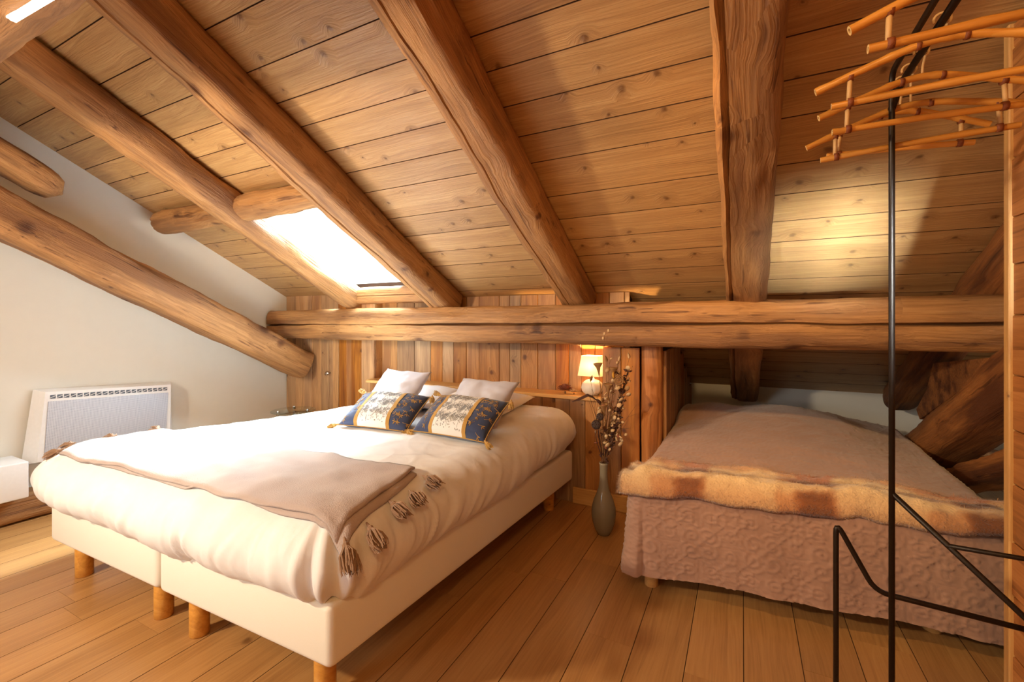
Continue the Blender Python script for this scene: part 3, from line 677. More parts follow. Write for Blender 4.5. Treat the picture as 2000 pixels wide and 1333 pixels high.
def fancy(P, yaw, lean, label, seed):
    a, b, h = .228, .142, .068; kw = dict(seed=seed, pinch=.05, wr=.006)
    e = tag(empty('cushion'), label, 'cushion', 'patterned tasselled cushions'); e.matrix_basis = frame_m(P, yaw, lean)
    clean(mesh('cover', *pillow_v(a, b, h, **kw), 'navy', e, True))
    mesh('centre_panel', *pillow_v(a, b, h, side=(1,), s0=-.42, s1=.42, off=.0012, **kw), 'cream', e, True)
    for s0 in (-.52, .42): mesh('gold_band', *pillow_v(a, b, h, side=(1,), s0=s0, s1=s0+.10, off=.0028, **kw), 'gold', e, True)
    def fz(x, y):
        t = max(-1, min(1, y/b)); s = max(-1, min(1, x/a)); s = s/(1-.05*(1-t*t)); t = t/(1-.05*(1-s*s)); return pil(a, b, h, max(-1, min(1, s)), max(-1, min(1, t)), 1, **kw)[2]
    rg = random.Random(seed); parts = []; parts2 = []
    def branch(p, ang, L, dep):
        n = 7; q = p; pts = [p]
        for i in range(n):
            ang += rg.uniform(-.12, .12)+(.09 if dep % 2 else -.09); q = (q[0]+math.cos(ang)*L/n, q[1]+math.sin(ang)*L/n)
            if abs(q[0]) > a*.39 or abs(q[1]) > b*.8: break
            pts.append(q)
            if i in (2, 6) and dep > 0:
                for sg in (-1, 1): parts.append(leaf_v(q, ang+sg*1.0, .009, .0035, fz, .0022))
            if dep < 2 and i in (2, 4):
                branch(q, ang+.85, L*.5, dep+1); branch(q, ang-.85, L*.5, dep+1)
        if len(pts) > 1: parts.append(tube_v([(u, w, fz(u, w)+.0014) for u, w in pts], .0008, 3))
    for cy in (-.8, -.3, .2):
        for cx in (-.3, 0, .3): branch((cx*a+.006*cy, cy*b), PI/2+rg.uniform(-.3, .3), .062, 0)
    for i in range(150): parts.append(leaf_v((rg.uniform(-.39, .39)*a, rg.uniform(-.88, .88)*b), rg.uniform(0, 6.3), .008, .004, fz, .0022))
    mesh('tree_embroidery', *join_vf(parts), 'vine', e)['kind'] = 'stuff'
    for i in range(46):
        sx_ = rg.choice((-1, 1)); p = (sx_*rg.uniform(.58, .86)*a, rg.uniform(-.85, .8)*b); an = rg.uniform(0, 6.3)
        parts2.append(tube_v([(p[0]+math.cos(an)*k*.01, p[1]+math.sin(an+.15*k)*k*.01, fz(p[0]+math.cos(an)*k*.01, p[1]+math.sin(an+.15*k)*k*.01)+.0015) for k in range(4)], .001, 3))
        for k in (-1, 0, 1): parts2.append(leaf_v((p[0]+math.cos(an)*.02, p[1]+math.sin(an)*.02), an+k*.9, .017, .0035, fz, .0025))
    mesh('leaf_embroidery', *join_vf(parts2), 'gold', e)['kind'] = 'stuff'
    pts = []
    for s, t in [(-1+2*i/20, -1) for i in range(21)]+[(1, -1+2*i/20) for i in range(1, 21)]+[(1-2*i/20, 1) for i in range(1, 21)]+[(-1, 1-2*i/20) for i in range(1, 21)]: pts.append(pil(a, b, h, s, t, 1, **kw))
    mesh('piping', *tube_v(pts, .0028, 6, False), 'gold', e, True)
    for s, t, an in ((-1, -1, PI+.5), (1, -1, -.6), (1, 1, -1.1), (-1, 1, PI-.3)):
        p = pil(a, b, h, s, t, 1, **kw); o = mesh('tassel', *tassel_v(.055, .006, .016, 46, .0016, seed+int(9*s+3*t)), 'gold', e)
        o.matrix_basis = Matrix.Translation(Vector(p)+Vector((.01*s, .0, .0))) @ Matrix.Rotation(an, 4, 'Z')
    return e
fancy(Vector((-1.815, 1.945, .695)), R(6), R(31), 'navy, white and gold tree-patterned cushion with tassels, left one', 5)
fancy(Vector((-1.315, 1.97, .705)), R(-3), R(33), 'navy, white and gold tree-patterned cushion with tassels, right one', 8)

# ------------------------------------------------------------------ the quilted bed on the right
Q0 = Vector((-.435, 2.05, 0)); QA = R(5)
def qmap(p): return Vector((Q0.x+p.x+.03*p.y, Q0.y+p.y+.14*p.x, p.z))      # the foot edge is not quite square to the wall
QW, QL = 1.33, 1.85
qb = tag(empty('divan', Q0, (0, 0, QA)), 'low bed base on pale wooden legs hidden under the mauve quilt', 'bed')
rbox('body', .09, QW-.10, .10, QL-.08, .13, .40, 'base', qb, r=.02)
for x, y in ((.07, .06), (QW-.22, .16), (.2, QL-.14), (QW-.2, QL-.14)): mesh('leg', *lathe_v([(.027, 0), (.03, .003), (.03, .13), (.028, .134)], 20), 'pine', qb, True, loc=(x, y, 0))
def qtop(x, y):
    z = .49
    gx = (x-.62)/.52; gy = (y-1.35)/.75
    z += .115*math.exp(-(gx*gx*1.1+gy*gy*1.3)**1.2)
    z += .07*math.exp(-(((x-.12)/.2)**2+((y-1.55)/.25)**2)**1.5)
    z -= .04*max(0, (x-.95)/.35)
    z += .010*nz(x*2.5, y*2.5, 1)+.004*nz(x*8, y*8, 3)
    r = nz(x*3+4, y*6, 2); z += .008*max(0, 1-abs(r)*5)*max(0, nz(x*1.5, y*1.5, 8)+.2)
    return z
qr = .07
qprof = [(qr*math.sin(t), qr*(1-math.cos(t))) for t in np.linspace(.1, PI/2, 9)]+[(qr+.010*k/70, qr+(.49-.085-qr)*k/70) for k in range(1, 71)]
def qwr(P, n, s, j):
    fl = max(0, j-.12)
    P = P+n*(.022*nz(s*1.7, j*.6, 21)+.012*nz(s*4.5, j*.8, 22)+.008*nz(s*11, j*2, 25))*fl*1.6
    P.z += .028*nz(s*1.2, 1, 23)*fl
    # soft diagonal fold at the front-left corner
    if abs(n.x) > .02 and n.x < 0 and n.y < -.02: P = P+n*.012*fl*(1+.6*math.sin(j*7))
    return P
V, F, meta = drape(qr-.03, QW+.03-qr, qr-.03, QL-qr, qtop, qprof, qwr, nx=200, ny=190, cs=16)
def damask(u, v):
    T = .235; r = 0
    iu, iv = math.floor(u/T), math.floor(v/T)
    x, y = (u/T-iu)-.5, (v/T-iv)-.5
    if (iu+iv) % 2: x, y = y, -x
    rr = math.hypot(x, y); th = math.atan2(y, x)
    rid = lambda d, w: math.exp(-(d/w)**2)
    r += rid(rr-.16-.09*abs(math.cos(2*th))**1.5, .014)+.8*rid(rr-.10*(.5+.7*abs(math.sin(2*th))), .013)
    r += .8*rid(min(abs(x-y), abs(x+y)), .012)*(rr > .16)
    ax, ay = abs(x)-.36, abs(y)-.36
    r2 = math.hypot(ax, ay); t2 = math.atan2(ay, ax); r += rid(((r2*9-t2/(2*PI)) % 1)-.5, .16)*(r2 < .22)*.8
    bx2, by2 = abs(x)-.30, abs(y); r3 = math.hypot(bx2, by2*1.3); r += .8*rid(((r3*11+math.atan2(by2, bx2)/(2*PI)) % 1)-.5, .18)*(r3 < .15)
    r += .55*rid(math.sin(8*th)*rr, .022)*(.05 < rr < .30)+.5*rid(math.sin(rr*70+2*math.cos(4*th)), .5)*(rr > .33)
    by3 = abs(y)-.30; r4 = math.hypot(abs(x)*1.3, by3); r += .8*rid(((r4*11-math.atan2(by3, abs(x))/(2*PI)) % 1)-.5, .18)*(r4 < .15)
    return min(r, 1.3)
o = mesh('quilt', [qmap(p) for p in V], F, 'quilt'); quilt = o
me = o.data
nr = np.zeros(len(me.vertices)*3); 
me.vertex_normals.foreach_get('vector', nr) if hasattr(me, 'vertex_normals') else me.vertices.foreach_get('normal', nr)
nr = nr.reshape(-1, 3)
for i, vv in enumerate(me.vertices):
    p = V[i]; m = meta[i]
    if m is None: u, w = p.x, p.y
    else: u, w = m[0], -m[1]
    n = nr[i]; nn = Vector(n) if (m is not None) else Vector((0, 0, 1))
    if m is not None and m[1] > .03: nn = Vector((n[0], n[1], n[2]))
    d = .0052*damask(u, w) if m is not None else .0035*damask(u, w)
    d += .0015*mn.noise((u*60, w*60, 1))
    vv.co = vv.co+nn*d
clean(quilt); tag(quilt, 'mauve embossed quilt draped over the right-hand bed down to the floor', 'quilt')
QB = bvh(quilt)
# mohair throw
NX, NY = 150, 30
Vt = []; Ct = []
CR, LT, RU, BK, DK = srgb(206, 166, 116)[:3], srgb(230, 200, 150)[:3], srgb(176, 104, 52)[:3], srgb(64, 34, 18)[:3], srgb(110, 56, 24)[:3]
def plaid(s, q):
    u = s*1.38+.035*mn.noise((s*16, q*5, 3))+.012*mn.noise((s*60, q*30, 3)); w = q+.07*mn.noise((s*7, q*4, 5))+.03*mn.noise((s*40, q*18, 5))
    sm = lambda x, a, b: max(0, min(1, (x-a)/(b-a)))
    bump_ = lambda x, a, b, e: sm(x, a-e, a+e)*(1-sm(x, b-e, b+e))
    c = np.array(LT); mixc = lambda c, d, k: c*(1-k)+np.array(d)*k
    for a, b, d, k in ((.13, .22, RU, .55), (.22, .34, RU, .95), (.60, .66, RU, .6), (.66, .80, RU, 1), (1.08, 1.17, RU, .55), (1.17, 1.30, RU, .9)): c = mixc(c, d, k*bump_(u, a, b, .012)*(1-.75*bump_(w, .16, .36, .05)))
    for a, b in ((.225, .33), (.67, .79), (1.18, 1.3)): c = mixc(c, BK, .95*bump_(u, a, b, .015)*min(1, bump_(w, -.2, .14, .04)+bump_(w, .36, .6, .06)))
    c = mixc(c, DK, .8*bump_(w, .40, .66, .06)*(.55+.45*sm(mn.noise((s*6, 1, 1)), -.3, .3))); c = mixc(c, RU, .6*sm(w, .8, .9)); c = mixc(c, RU, .45*(1-sm(w, .04, .2)))
    return tuple(c)+(1,)
def mo_pt(s, q):
    x = -.055+s*(QW+.09); depth = .34-.08*s+.07*mn.noise((s*5, 0, 2)); y = -.04+q*depth+.02*mn.noise((s*4, q, 7))
    return x, y
for j in range(NY+1):
    for i in range(NX+1):
        s, q = i/NX, j/NY; x, y = mo_pt(s, q); P = qmap(Vector((x, y, 0)))
        z = topz(QB, P.x, P.y, .40)
        z = max(z, .468)
        roll = .03*math.sin(PI*min(1, q/.55))**.6 if q < .55 else .012
        z += .012+roll+.022*max(0, mn.noise((s*7, q*3, 4)))+.011*mn.noise((s*20, q*6, 8))
        if q < .12: z -= (.12-q)*.2
        Vt.append(Vector((P.x, P.y, z))); Ct.append(plaid(s, q))
W_, F_ = solid(Vt, NX, NY, .022)
mo = mesh('mohair_throw', W_, F_, 'mohair', None, True)
ca = mo.data.color_attributes.new('Col', 'FLOAT_COLOR', 'POINT'); ca.data.foreach_set('color', np.array(Ct+Ct, dtype=np.float32).ravel())
tag(mo, 'fluffy brown and cream checked mohair throw across the foot of the quilted bed', 'throw')
rg = random.Random(9); Vf = []; Ff = []; Cf = []
for k in range(16000):
    edge = rg.random()
    if edge < .3: i, j = rg.choice((0, 0, 1)), rg.randrange(NY)
    elif edge < .6: i, j = rg.randrange(NX), rg.choice((0, 0, 1, NY-1))
    else: i, j = rg.randrange(NX), rg.randrange(NY)
    p = Vt[j*(NX+1)+i].lerp(Vt[(j+1)*(NX+1)+i+1], rg.random()); c = Ct[j*(NX+1)+i]
    p = p-Vector((0, 0, rg.uniform(0, .02) if (i < 2 or j < 2) else 0))
    d = Vector((rg.uniform(-1, 1)-(1.2 if i < 2 else 0), rg.uniform(-1, 1)-(1.0 if j < 2 else 0), rg.uniform(-.1, .55))).normalized()
    L = rg.uniform(.010, .028); s = d.cross(Vector((0, 0, 1))).normalized()*.0007
    b = len(Vf); Vf += [p-s, p+s, p+d*L+Vector((0, 0, -.003))]; Ff.append((b, b+1, b+2)); Cf += [c]*3
fz_ = mesh('mohair_fuzz', Vf, Ff, 'mohair', mo); fz_['kind'] = 'stuff'
ca = fz_.data.color_attributes.new('Col', 'FLOAT_COLOR', 'POINT'); ca.data.foreach_set('color', np.array(Cf, dtype=np.float32).ravel())

# ------------------------------------------------------------------ left side: heater, box, glass table
ht = tag(empty('panel_heater', (XL, 1.51, .52), (R(-3.0), 0, 0)), 'white wall-hung electric panel heater with grey perforated front', 'heater')
# tapered case
a, b, hh, dp = .385, .415, .235, .075
v = [(0, -b, -hh), (0, b, -hh), (0, a, hh), (0, -a, hh), (dp, -a+.02, -hh+.02), (dp, a-.02, -hh+.02), (dp, a-.035, hh-.015), (dp, -a+.035, hh-.015)]
cs_ = recalc(mesh('case', [(p[0]+.012, p[1], p[2]) for p in v], [(0, 1, 2, 3), (4, 5, 6, 7), (0, 1, 5, 4), (1, 2, 6, 5), (2, 3, 7, 6), (3, 0, 4, 7)], 'white', ht))
rbox('grille', dp+.01, dp+.017, -a+.05, a-.05, -hh+.03, hh-.075, 'perf', ht, r=.004, seg=2)
nv = 20
for i in range(nv):
    y = -a+.055+(2*a-.11)*(i+.5)/nv; w = (2*a-.11)/nv*.40
    vt = box('vent_slot', dp+.0105, dp+.0135, y-w, y+w, hh-.058, hh-.034, 'dark', ht, .001)
    mesh('vent_fin', *tube_v([(dp+.0145, y-w, hh-.053), (dp+.0145, y+w, hh-.040)], .002, 4), 'white', vt)
bx = tag(rbox('white_box', -3.98, -3.72, .55, 1.045, .174, .385, 'white', r=.006, seg=2), 'plain white box on the timber by the left wall', 'box')
gt = tag(empty('side_table', (-3.42, 2.56, 0)), 'small glass-topped side table with chrome legs between bed and wall', 'side table')
mesh('glass_top', *lathe_v([(.17, 0), (.175, .002), (.175, .008), (.17, .010)], 40), 'tabglass', gt, True, loc=(0, 0, .44))
mesh('glass_shelf', *lathe_v([(.14, 0), (.145, .002), (.145, .006), (.14, .008)], 40), 'tabglass', gt, True, loc=(0, 0, .16))
for k in range(3):
    an = R(20+120*k); mesh('leg', *lathe_v([(.010, 0), (.011, .002), (.011, .45), (.013, .451), (.013, .46), (.004, .462)], 14), 'chrome', gt, True, loc=(.13*math.cos(an), .13*math.sin(an), 0))

# ------------------------------------------------------------------ shelf lamp and ornaments
tl = tag(empty('table_lamp', (-.895, 2.92, .7145)), 'small lit table lamp with square cream shade and round ribbed white base', 'lamp')
prof = [(.03, 0), (.045, .003), (.066, .025), (.073, .05), (.066, .078), (.042, .098), (.016, .104), (.012, .116)]
lv, lf = lathe_v(prof, 48)
lv = [(x*(1+.025*math.cos(12*math.atan2(y, x))), y*(1+.025*math.cos(12*math.atan2(y, x))), z) for x, y, z in lv]
mesh('base', lv, lf, 'ceramic', tl, True)
tube('stem', [(0, 0, .115), (0, 0, .15)], .006, 'chrome', tl)
mesh('bulb', *lathe_v([(.008, .15), (.012, .16), (.022, .185), (.020, .205), (.004, .213)], 20), emit('bulb_glow', (1, .66, .34, 1), 25), tl, True)
sa = R(38); s0, s1 = .098, .072
rings = []
for (hw, z) in ((s0, .128), (s1, .262)):
    for th_ in (0, .002):
        for k in range(4): an = sa+PI/2*k; rings.append(((hw-th_)*1.25*math.cos(an)*.9, (hw-th_)*.86*math.sin(an)*.9, z))
F_ = []
for k in range(4):
    k2 = (k+1) % 4
    F_ += [(k, k2, 8+k2, 8+k), (4+k, 12+k, 12+k2, 4+k2), (k, 4+k, 4+k2, k2), (8+k, 8+k2, 12+k2, 12+k)]
mesh('shade', rings, F_, 'shade', tl)
lb = lamp('table_lamp_bulb', 'POINT', (-.895, 2.92, .905), 150, WARM2, shadow_soft_size=.02); lb.parent = tl; lb.location = (0, 0, .20)
# dried flower heads on the shelf
def head(parent, n, r, seed, mat, name='petal', flat=.8):
    rg = random.Random(seed); parts = []
    for i in range(n):
        k = i/n; an = i*2.4; el = PI/2*(1-k)*.95+.1; rr = r*(.8+.2*k)
        d = Vector((math.cos(an)*math.cos(el), math.sin(an)*math.cos(el), math.sin(el)*flat)); s = Vector((-math.sin(an), math.cos(an), 0)); c = d*rr*.55; tip = d*rr+Vector((0, 0, rg.uniform(0, .2)*r)); w = r*.28
        q = [c*.2, c-s*w, tip-s*w*.55, tip+s*w*.55, c+s*w]; th = d*.0012
        b = [p-th for p in q]; parts.append(([*q, *b], [(0, 1, 2, 3, 4), (9, 8, 7, 6, 5)]+[(a, 5+a, 5+(a+1) % 5, (a+1) % 5) for a in range(5)]))
    return mesh(name, *join_vf(parts), mat, parent)
e = tag(empty('dried_flower', (-1.07, 2.875, .738)), 'dried russet flower head lying on the shelf left of the lamp', 'flower')
head(e, 60, .055, 2, 'flower', 'petals'); mesh('stalk', *tube_v([(0, 0, -.006), (0, 0, -.023)], .006, 8), 'twig', e)
e = tag(empty('dried_flower', (-1.01, 2.88, .728)), 'small white dried flower lying on the shelf against the lamp base', 'flower')
head(e, 30, .032, 3, 'paper', 'petals'); mesh('stalk', *tube_v([(0, 0, -.003), (0, 0, -.0135)], .004, 8), 'twig', e)

# ------------------------------------------------------------------ floor vase with dried stems
VX, VY = -.70, 2.50
vp = [(.030, 0), (.036, .002), (.050, .03), (.064, .075), (.0685, .115), (.066, .155), (.055, .195), (.040, .230), (.029, .262), (.0235, .30), (.0215, .345), (.023, .39), (.026, .405), (.022, .405), (.018, .39), (.017, .33), (.019, .29)]
tag(mesh('floor_vase', *lathe_v(vp, 48), 'vase', None, True, loc=(VX, VY, 0)), 'tall olive-grey glazed bottle vase standing on the floor between the beds', 'vase')
G_ = 'dried stems in the floor vase'
F0 = Vector((-math.sin(R(27.19)), math.cos(R(27.19)), 0)); R0 = Vector((math.cos(R(27.19)), math.sin(R(27.19)), 0))
VB = Vector((VX, VY, .40))
def stem_path(dx, dz, dep, bend=.0, n=9):
    """leaves the neck, ends dx right / dz above the rim, dep towards the back"""
    rgx = random.Random(int(dx*1e4+dz*1e3)); r0 = Vector((rgx.uniform(-.011, .011), rgx.uniform(-.011, .011), 0))
    end = VB+R0*dx+F0*dep+Vector((0, 0, dz)); st = VB+r0*.5-Vector((0, 0, .10)); mid = VB+r0
    m2 = mid.lerp(end, .5)+R0*bend+Vector((0, 0, .03))
    return smoothpath([st, mid, m2, end], n)
def stem_thing(name, label, dx, dz, dep, r=.0022, bend=0, mat='twig', cat='dried stem'):
    p = stem_path(dx, dz, dep, bend); e = tag(empty(name, p[0]), label, cat, G_); q = [a-p[0] for a in p]
    mesh('stem', *tube_v(q, [r*(1-.5*i/len(q)) for i in range(len(q))], 6), mat, e, True); return e, q
def disc_v(c, n, r, th=.0015, k=10):
    n = n.normalized(); u = n.orthogonal().normalized(); w = n.cross(u)
    pts = [c+u*r*math.cos(2*PI*i/k)+w*r*.82*math.sin(2*PI*i/k) for i in range(k)]
    top = [p+n*th for p in pts]+[c+n*th*3]; bot = [p-n*th for p in pts]+[c-n*th*3]
    f = [(i, (i+1) % k, k) for i in range(k)]+[(k+1+(i+1) % k, k+1+i, 2*k+1) for i in range(k)]+[(i, k+1+i, k+1+(i+1) % k, (i+1) % k) for i in range(k)]
    return top+bot, f
def blob_v(c, r, sz=1.2, n=8, seed=0):
    v, f = lathe_v([(r*math.sin(PI*t), -r*sz*math.cos(PI*t)) for t in (.06, .22, .4, .6, .78, .94)], n)
    return [Vector(p)*(1+.12*mn.noise((p[0]*90+seed, p[1]*90, p[2]*90)))+c for p in v], f
def leafpod_v(c, d, L, w):
    d = d.normalized(); s = d.orthogonal().normalized(); n = d.cross(s)
    out = []; f = []
    for t, k in ((0, .1), (.3, 1), (.65, .85), (1, .05)):
        out += [c+d*L*t+s*w*k, c+d*L*t+n*w*.25*k+n*w*.2, c+d*L*t-s*w*k, c+d*L*t-n*w*.25*k+n*w*.1]
    for i in range(3):
        for k in range(4): f.append((i*4+k, i*4+(k+1) % 4, i*4+4+(k+1) % 4, i*4+4+k))
    f += [(3, 2, 1, 0), (12, 13, 14, 15)]
    return out, f
rg = random.Random(21)
def rnd(s=1): return Vector((rg.uniform(-s, s), rg.uniform(-s, s), rg.uniform(-s, s)))
# tall thin stalk with bud tips
e, q = stem_thing('poppy_stalk', 'tallest thin dried stalk with tiny buds reaching over the purlin crack', .005, .735, 0, .0016, -.01)
for d in (Vector((0, 0, 0)), Vector((-.008, 0, -.025)), Vector((.022, 0, .018))): mesh('bud', *blob_v(q[-1]+R0*d.x+Vector((0, 0, d.z)), .0075, 1.3), 'paper', e, True)
mesh('twig', *tube_v([q[-3], q[-3]+R0*.02+Vector((0, 0, .06))], .001, 5), 'twig', e)
# honesty sprays with papery discs
hp_ = ((.10, .60, .02, 'spray of papery white seed pods leaning right, highest of them'), (.17, .55, .02, 'spray of papery white seed pods reaching far right over the post'), (.06, .50, -.03, 'spray of papery white seed pods in front of the lamp side'), (.12, .42, -.03, 'spray of papery white seed pods at mid height on the right'), (.05, .34, -.05, 'short spray of papery white seed pods low in the bunch'), (-.05, .30, -.04, 'short spray of papery white pods leaning left in the bunch'), (.11, .18, -.04, 'drooping spray with single pale pods low on the right'),
       (.035, .62, .01, 'spray of papery white pods rising beside the lamp shade'), (.14, .49, .0, 'spray of papery white pods between the dark branch and the post'), (.085, .27, -.05, 'spray of large papery pods low at the front of the bunch'), (-.02, .42, -.05, 'spray of papery white pods crossing in front of the lamp base'))
for dx, dz, dp_, lab in hp_:
    e, q = stem_thing('honesty_spray', lab, dx, dz, dp_, .0016, rg.uniform(-.02, .02))
    for k in range(9):
        i = int(len(q)*(.5+.5*k/9)); i = min(i, len(q)-1); sd = rg.choice((-1, 1))
        c = q[i]+R0*sd*rg.uniform(.008, .026)+Vector((0, 0, rg.uniform(-.005, .022)))+F0*rg.uniform(-.015, .01)
        pd = mesh('seed_pod', *disc_v(c, F0*-1+rnd(1.2), rg.uniform(.007, .018)), 'paper', e, True) if k % 3 else mesh('leaf', *leafpod_v(c, R0*rg.uniform(-1, 1)+Vector((0, 0, rg.uniform(-.3, 1))), rg.uniform(.02, .04), rg.uniform(.005, .01)), rg.choice(('leafy', 'flower', 'twigdark')), e, True)
        mesh('pod_stalk', *tube_v([q[max(0, i-1)], c], .0008, 4), 'twig', e)
# lotus pods
for dx, dz, dp_, r, lab in ((-.055, .235, -.07, .026, 'dark lotus seed pod, the lower and larger of two'), (-.03, .275, -.05, .021, 'dark lotus seed pod, the upper and smaller of two')):
    e, q = stem_thing('lotus_pod', lab, dx, dz, dp_, .003, -.02, 'twigdark')
    v, f = lathe_v([(.004, -.03), (.010, -.024), (r*.8, -.008), (r, .006), (r*.96, .012), (r*.5, .013)], 22)
    face = (-F0+Vector((-.25, 0, .25))).normalized(); rot = face.to_track_quat('Z', 'Y').to_matrix()
    pod = mesh('pod', [rot @ Vector(p)+q[-1] for p in v], f, 'pod', e, True)
    sv = []
    for k in range(10):
        rr = 0 if k == 0 else (r*.45 if k < 4 else r*.78); an = k*2.1 if k < 4 else k*1.05
        sv.append(blob_v(rot @ Vector((rr*math.cos(an), rr*math.sin(an), .014))+q[-1], .0035, .8, 6))
    mesh('seeds', *join_vf(sv), 'twigdark', pod, True)
# cone-shaped dried flowers
for dx, dz, dp_, lab in ((-.035, .555, -.02, 'brown funnel-shaped dried bloom in front of the lamp shade'), (.02, .44, -.03, 'brown funnel-shaped dried bloom above the middle of the bunch'), (.055, .53, .0, 'narrow brown trumpet pod standing upright beside the shade'), (-.01, .33, -.04, 'tall brown funnel pod low in the middle of the bunch')):
    e, q = stem_thing('trumpet_bloom', lab, dx, dz, dp_, .0025, .01)
    d = (q[-1]-q[-4]).normalized(); rot = d.to_track_quat('Z', 'Y').to_matrix()
    v, f = lathe_v([(.003, -.055), (.006, -.035), (.012, -.01), (.025, .010), (.026, .015), (.020, .012), (.005, -.02)], 14)
    mesh('bloom', [rot @ Vector((p[0]*(1+.15*math.sin(5*i)), p[1], p[2]))+q[-1] for i, p in enumerate(v)], f, 'leafy', e, True)
    mesh('centre', *blob_v(q[-1]+d*.004, .012, .8, 8), 'flower', e, True)
# rolled bark curl
e, q = stem_thing('curled_bark', 'pale rolled bark spiral on a stick among the dried stems', .075, .475, -.04, .0022)
sp = [q[-1]+R0*(.004+.0022*t)*math.cos(t*1.1)+Vector((0, 0, (.004+.0022*t)*math.sin(t*1.1))) for t in range(0, 15)]
mesh('curl', *tube_v(sp, .0045, 6), 'leafy', e, True)
# dark leafy twisted branches on the right
for k, (dx, dz, dp_, lab) in enumerate(((.135, .52, -.01, 'dark leafy dried branch, tallest on the right of the bunch'), (.10, .36, -.03, 'dark leafy dried branch of middling height in the bunch'), (.065, .22, -.04, 'short dark leafy dried branch near the neck of the vase'))):
    e, q = stem_thing('dark_branch', lab, dx, dz, dp_, .0032, .015, 'twigdark')
    for i in range(10, len(q)):
        for m_ in range(2):
            d = (R0*rg.uniform(-1, 1)+F0*rg.uniform(-.6, .6)+Vector((0, 0, rg.uniform(-.2, 1)))); mesh('leaf', *leafpod_v(q[i], d, rg.uniform(.022, .036), rg.uniform(.006, .010)), 'twigdark', e, True)
# yellow and small buds
for dx, dz, dp_, m_, lab in ((.045, .50, -.05, 'yellow', 'yellow dried bud on a straight stalk in the middle of the bunch'), (-.075, .475, .0, 'leafy', 'small green-brown bud on a thin stalk left of the lamp shade'), (.02, .585, .0, 'leafy', 'thin stalk with a small brown bud beside the shade'), (.155, .60, .03, 'paper', 'pale oval seed head at the far right of the bunch'), (.09, .585, .02, 'paper', 'pale round seed head near the top right of the bunch')):
    e, q = stem_thing('bud_stalk', lab, dx, dz, dp_, .0018)
    mesh('bud', *leafpod_v(q[-1]-Vector((0, 0, .012)), Vector((rg.uniform(-.3, .3), 0, 1)), .04, .009), m_, e, True)
# bare twigs
for k, (dx, dz, lab) in enumerate(((-.09, .36, 'bare thin twig leaning furthest left'), (-.065, .42, 'bare thin twig second from the left'), (-.04, .40, 'bare straight twig left of the middle'), (-.02, .46, 'bare straight twig rising to the lamp base'), (.03, .38, 'bare straight twig in the middle of the bunch'), (.06, .44, 'bare twig just right of the middle'), (.19, .33, 'bare wispy twig spreading to the right'))):
    e, q = stem_thing('bare_twig', lab+' of the vase', dx, dz, rg.uniform(-.05, .02), .0017, rg.uniform(-.01, .01))
    if dx > .15:
        for i in (14, 18, 22): mesh('side_shoot', *tube_v([q[i], q[i]+R0*.05+Vector((0, 0, rg.uniform(-.01, .03)))], .0009, 4), 'twig', e)
# drooping dark leaf reaching left under the shelf edge
e, q = stem_thing('palm_leaf', 'dark dried leaf folded over below the shelf edge at the left', -.085, .385, -.03, .002, .01, 'twigdark')
b0 = q[-1]
lf_ = [b0+R0*x+Vector((0, 0, z))+F0*d for x, z, d in ((.055, -.035, 0), (.02, -.008, -.01), (-.01, .004, -.012), (-.05, -.016, -.012), (-.10, -.028, -.01), (-.05, -.006, .014), (-.01, .012, .014), (.02, .0, .012))]
mesh('leaf', lf_+[p-Vector((0, 0, .003)) for p in lf_], [(0, 1, 7), (1, 2, 6, 7), (2, 3, 5, 6), (3, 4, 5), (8, 15, 9), (9, 15, 14, 10), (10, 14, 13, 11), (11, 13, 12)]+[(i, 8+i, 8+(i+1) % 8, (i+1) % 8) for i in range(8)], 'twigdark', e)

# ------------------------------------------------------------------ iron clothes rack with bamboo hangers
rk = tag(empty('clothes_rack', (.31, 1.36, 0)), 'black bent-tube metal clothes rack standing in front of the right-hand partition', 'clothes rack')
rl = lambda p: Vector(p)-Vector((.31, 1.36, 0))
def bend(pts, r=.03, n=5):
    P = [Vector(p) for p in pts]; out = [P[0]]
    for a, b, c in zip(P, P[1:], P[2:]):
        u, w = (a-b).normalized(), (c-b).normalized(); k = min(r, (a-b).length*.45, (c-b).length*.45)
        for i in range(n+1): t = i/n; out.append((b+u*k)*(1-t)**2+b*2*t*(1-t)+(b+w*k)*t*t)
    out.append(P[-1]); return out
tr = .0062
def rod(name, pts, r=tr): return tube(name, bend([rl(p) for p in pts]), r, 'iron', rk, 12)
rod('upright', [(.311, 1.34, .0), (.311, 1.34, 1.785), (.311, .45, 1.785), (.311, .45, 0)])
rod('hanging_bar', [(.311, 1.34, 1.70), (.345, 1.415, 1.785), (.345, .45, 1.785)], .0075)
rod('foot_rail', [(.213, 1.40, .0), (.213, 1.40, .69), (.292, 1.395, .535), (.62, 1.385, .525)])
rod('brace', [(.311, 1.34, .80), (.60, 1.335, .505), (.60, 1.2, .49)])
rod('side_rail', [(.405, 1.337, .70), (.63, 1.337, .70)], .0052)
def bamboo_v(pts, r, n=10, seed=0):
    p = smoothpath(pts, 10); rg = random.Random(seed); rs = []
    for i in range(len(p)):
        k = (i+seed*3) % 13; rs.append(r*(1+(.18 if k == 0 else .07 if k in (1, 12) else 0)))
    return p, rs
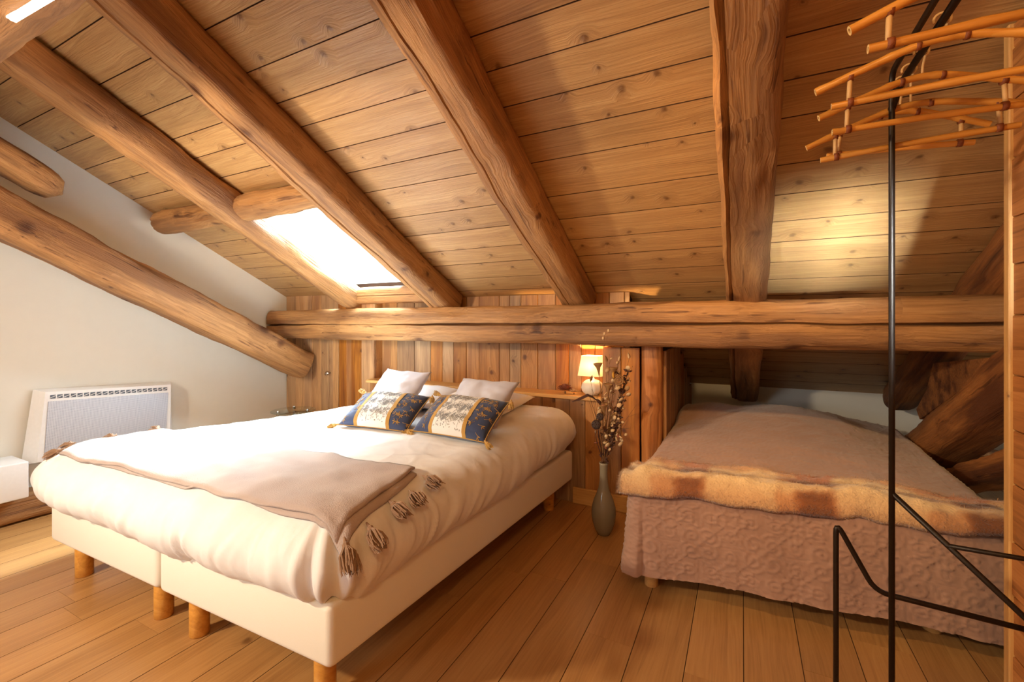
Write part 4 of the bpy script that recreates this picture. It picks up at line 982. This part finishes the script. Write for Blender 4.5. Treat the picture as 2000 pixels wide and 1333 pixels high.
def cane(name, pts, r, par, seed):
    p, rs = bamboo_v(pts, r, seed=seed); o = mesh(name, *tube_v(p, rs, 10, False), 'bamboo', par, True)
    parts = []
    for a, b in ((p[0], p[1]), (p[-1], p[-2])):
        d = (a-b).normalized(); u = d.orthogonal().normalized(); w = d.cross(u); k0 = 10
        ring = [a+(u*math.cos(2*PI*i/k0)+w*math.sin(2*PI*i/k0))*r*1.0 for i in range(k0)]; inn = [a+(u*math.cos(2*PI*i/k0)+w*math.sin(2*PI*i/k0))*r*.5 for i in range(k0)]; deep = [q-d*.012 for q in inn]
        parts.append((ring+inn+deep, [(i, (i+1) % k0, k0+(i+1) % k0, k0+i) for i in range(k0)]+[(k0+i, k0+(i+1) % k0, 2*k0+(i+1) % k0, 2*k0+i) for i in range(k0)]+[tuple(2*k0+i for i in range(k0))]))
    mesh('cut_end', *join_vf(parts), 'bamboo_end', o)
    return p
def hanger(y, yaw, roll, label, seed, hw=.205, sc_=1., drop=.07):
    e = tag(empty('bamboo_hanger', (.345, y, 1.785), (0, R(roll), R(yaw))), label, 'hanger', 'bamboo hangers on the rack')
    hk = [Vector((.013*math.cos(t), 0, .003+.013*math.sin(t))) for t in np.linspace(R(-60), R(200), 12)]
    hk = [Vector((p.x, 0, p.z)) for p in hk]; hk = [Vector((0, 0, -drop)), Vector((.002, 0, -.03))]+hk
    tube('hook', hk, .0026, 'rattan', e, 8)
    z0 = -drop
    cane('shoulder', [(-hw, 0, z0-.052), (-hw*.55, 0, z0-.022), (-.03, 0, z0), (.03, 0, z0), (hw*.55, 0, z0-.022), (hw, 0, z0-.052)], .0072*sc_, e, seed)
    cane('crossbar', [(-hw*.86, .004, z0-.088), (0, .004, z0-.085), (hw*.86, .004, z0-.088)], .0068*sc_, e, seed+1)
    for sgn in (-1, 1):
        x = sgn*hw*.70; tube('spacer', [(x, .002, z0-.026), (x+.003*sgn, .004, z0-.094)], .0046, 'rattan', e, 8)
        for zz in (z0-.034, z0-.087): mesh('binding', *tube_v([(x-.005, .002, zz), (x+.005, .002, zz)], .0092, 10), 'wrap', e, True)
    for x in (-.035, .035): mesh('binding', *tube_v([(x-.004, 0, z0-.002), (x+.004, 0, z0-.002)], .0086, 10), 'wrap', e, True)
hanger(1.41, 0, 3, 'narrow bamboo hanger hanging furthest back, whole width in view', 3, .165, 1, .072)
hanger(1.35, -3, -2, 'wide bamboo hanger second from the back of the rack', 7, .205, 1, .082)
hanger(1.27, 5, -1, 'bamboo hanger in the middle of the rack, slightly turned', 12, .19, 1, .055)
hanger(1.155, -2, 0, 'bamboo hanger second from the front, its shoulder reaching far left', 17, .205, 1.05, .036)
hanger(.95, 3, -1, 'bamboo hanger nearest the camera at the top edge of the picture', 22, .185, 1.1, .034)
bpy.context.view_layer.update()
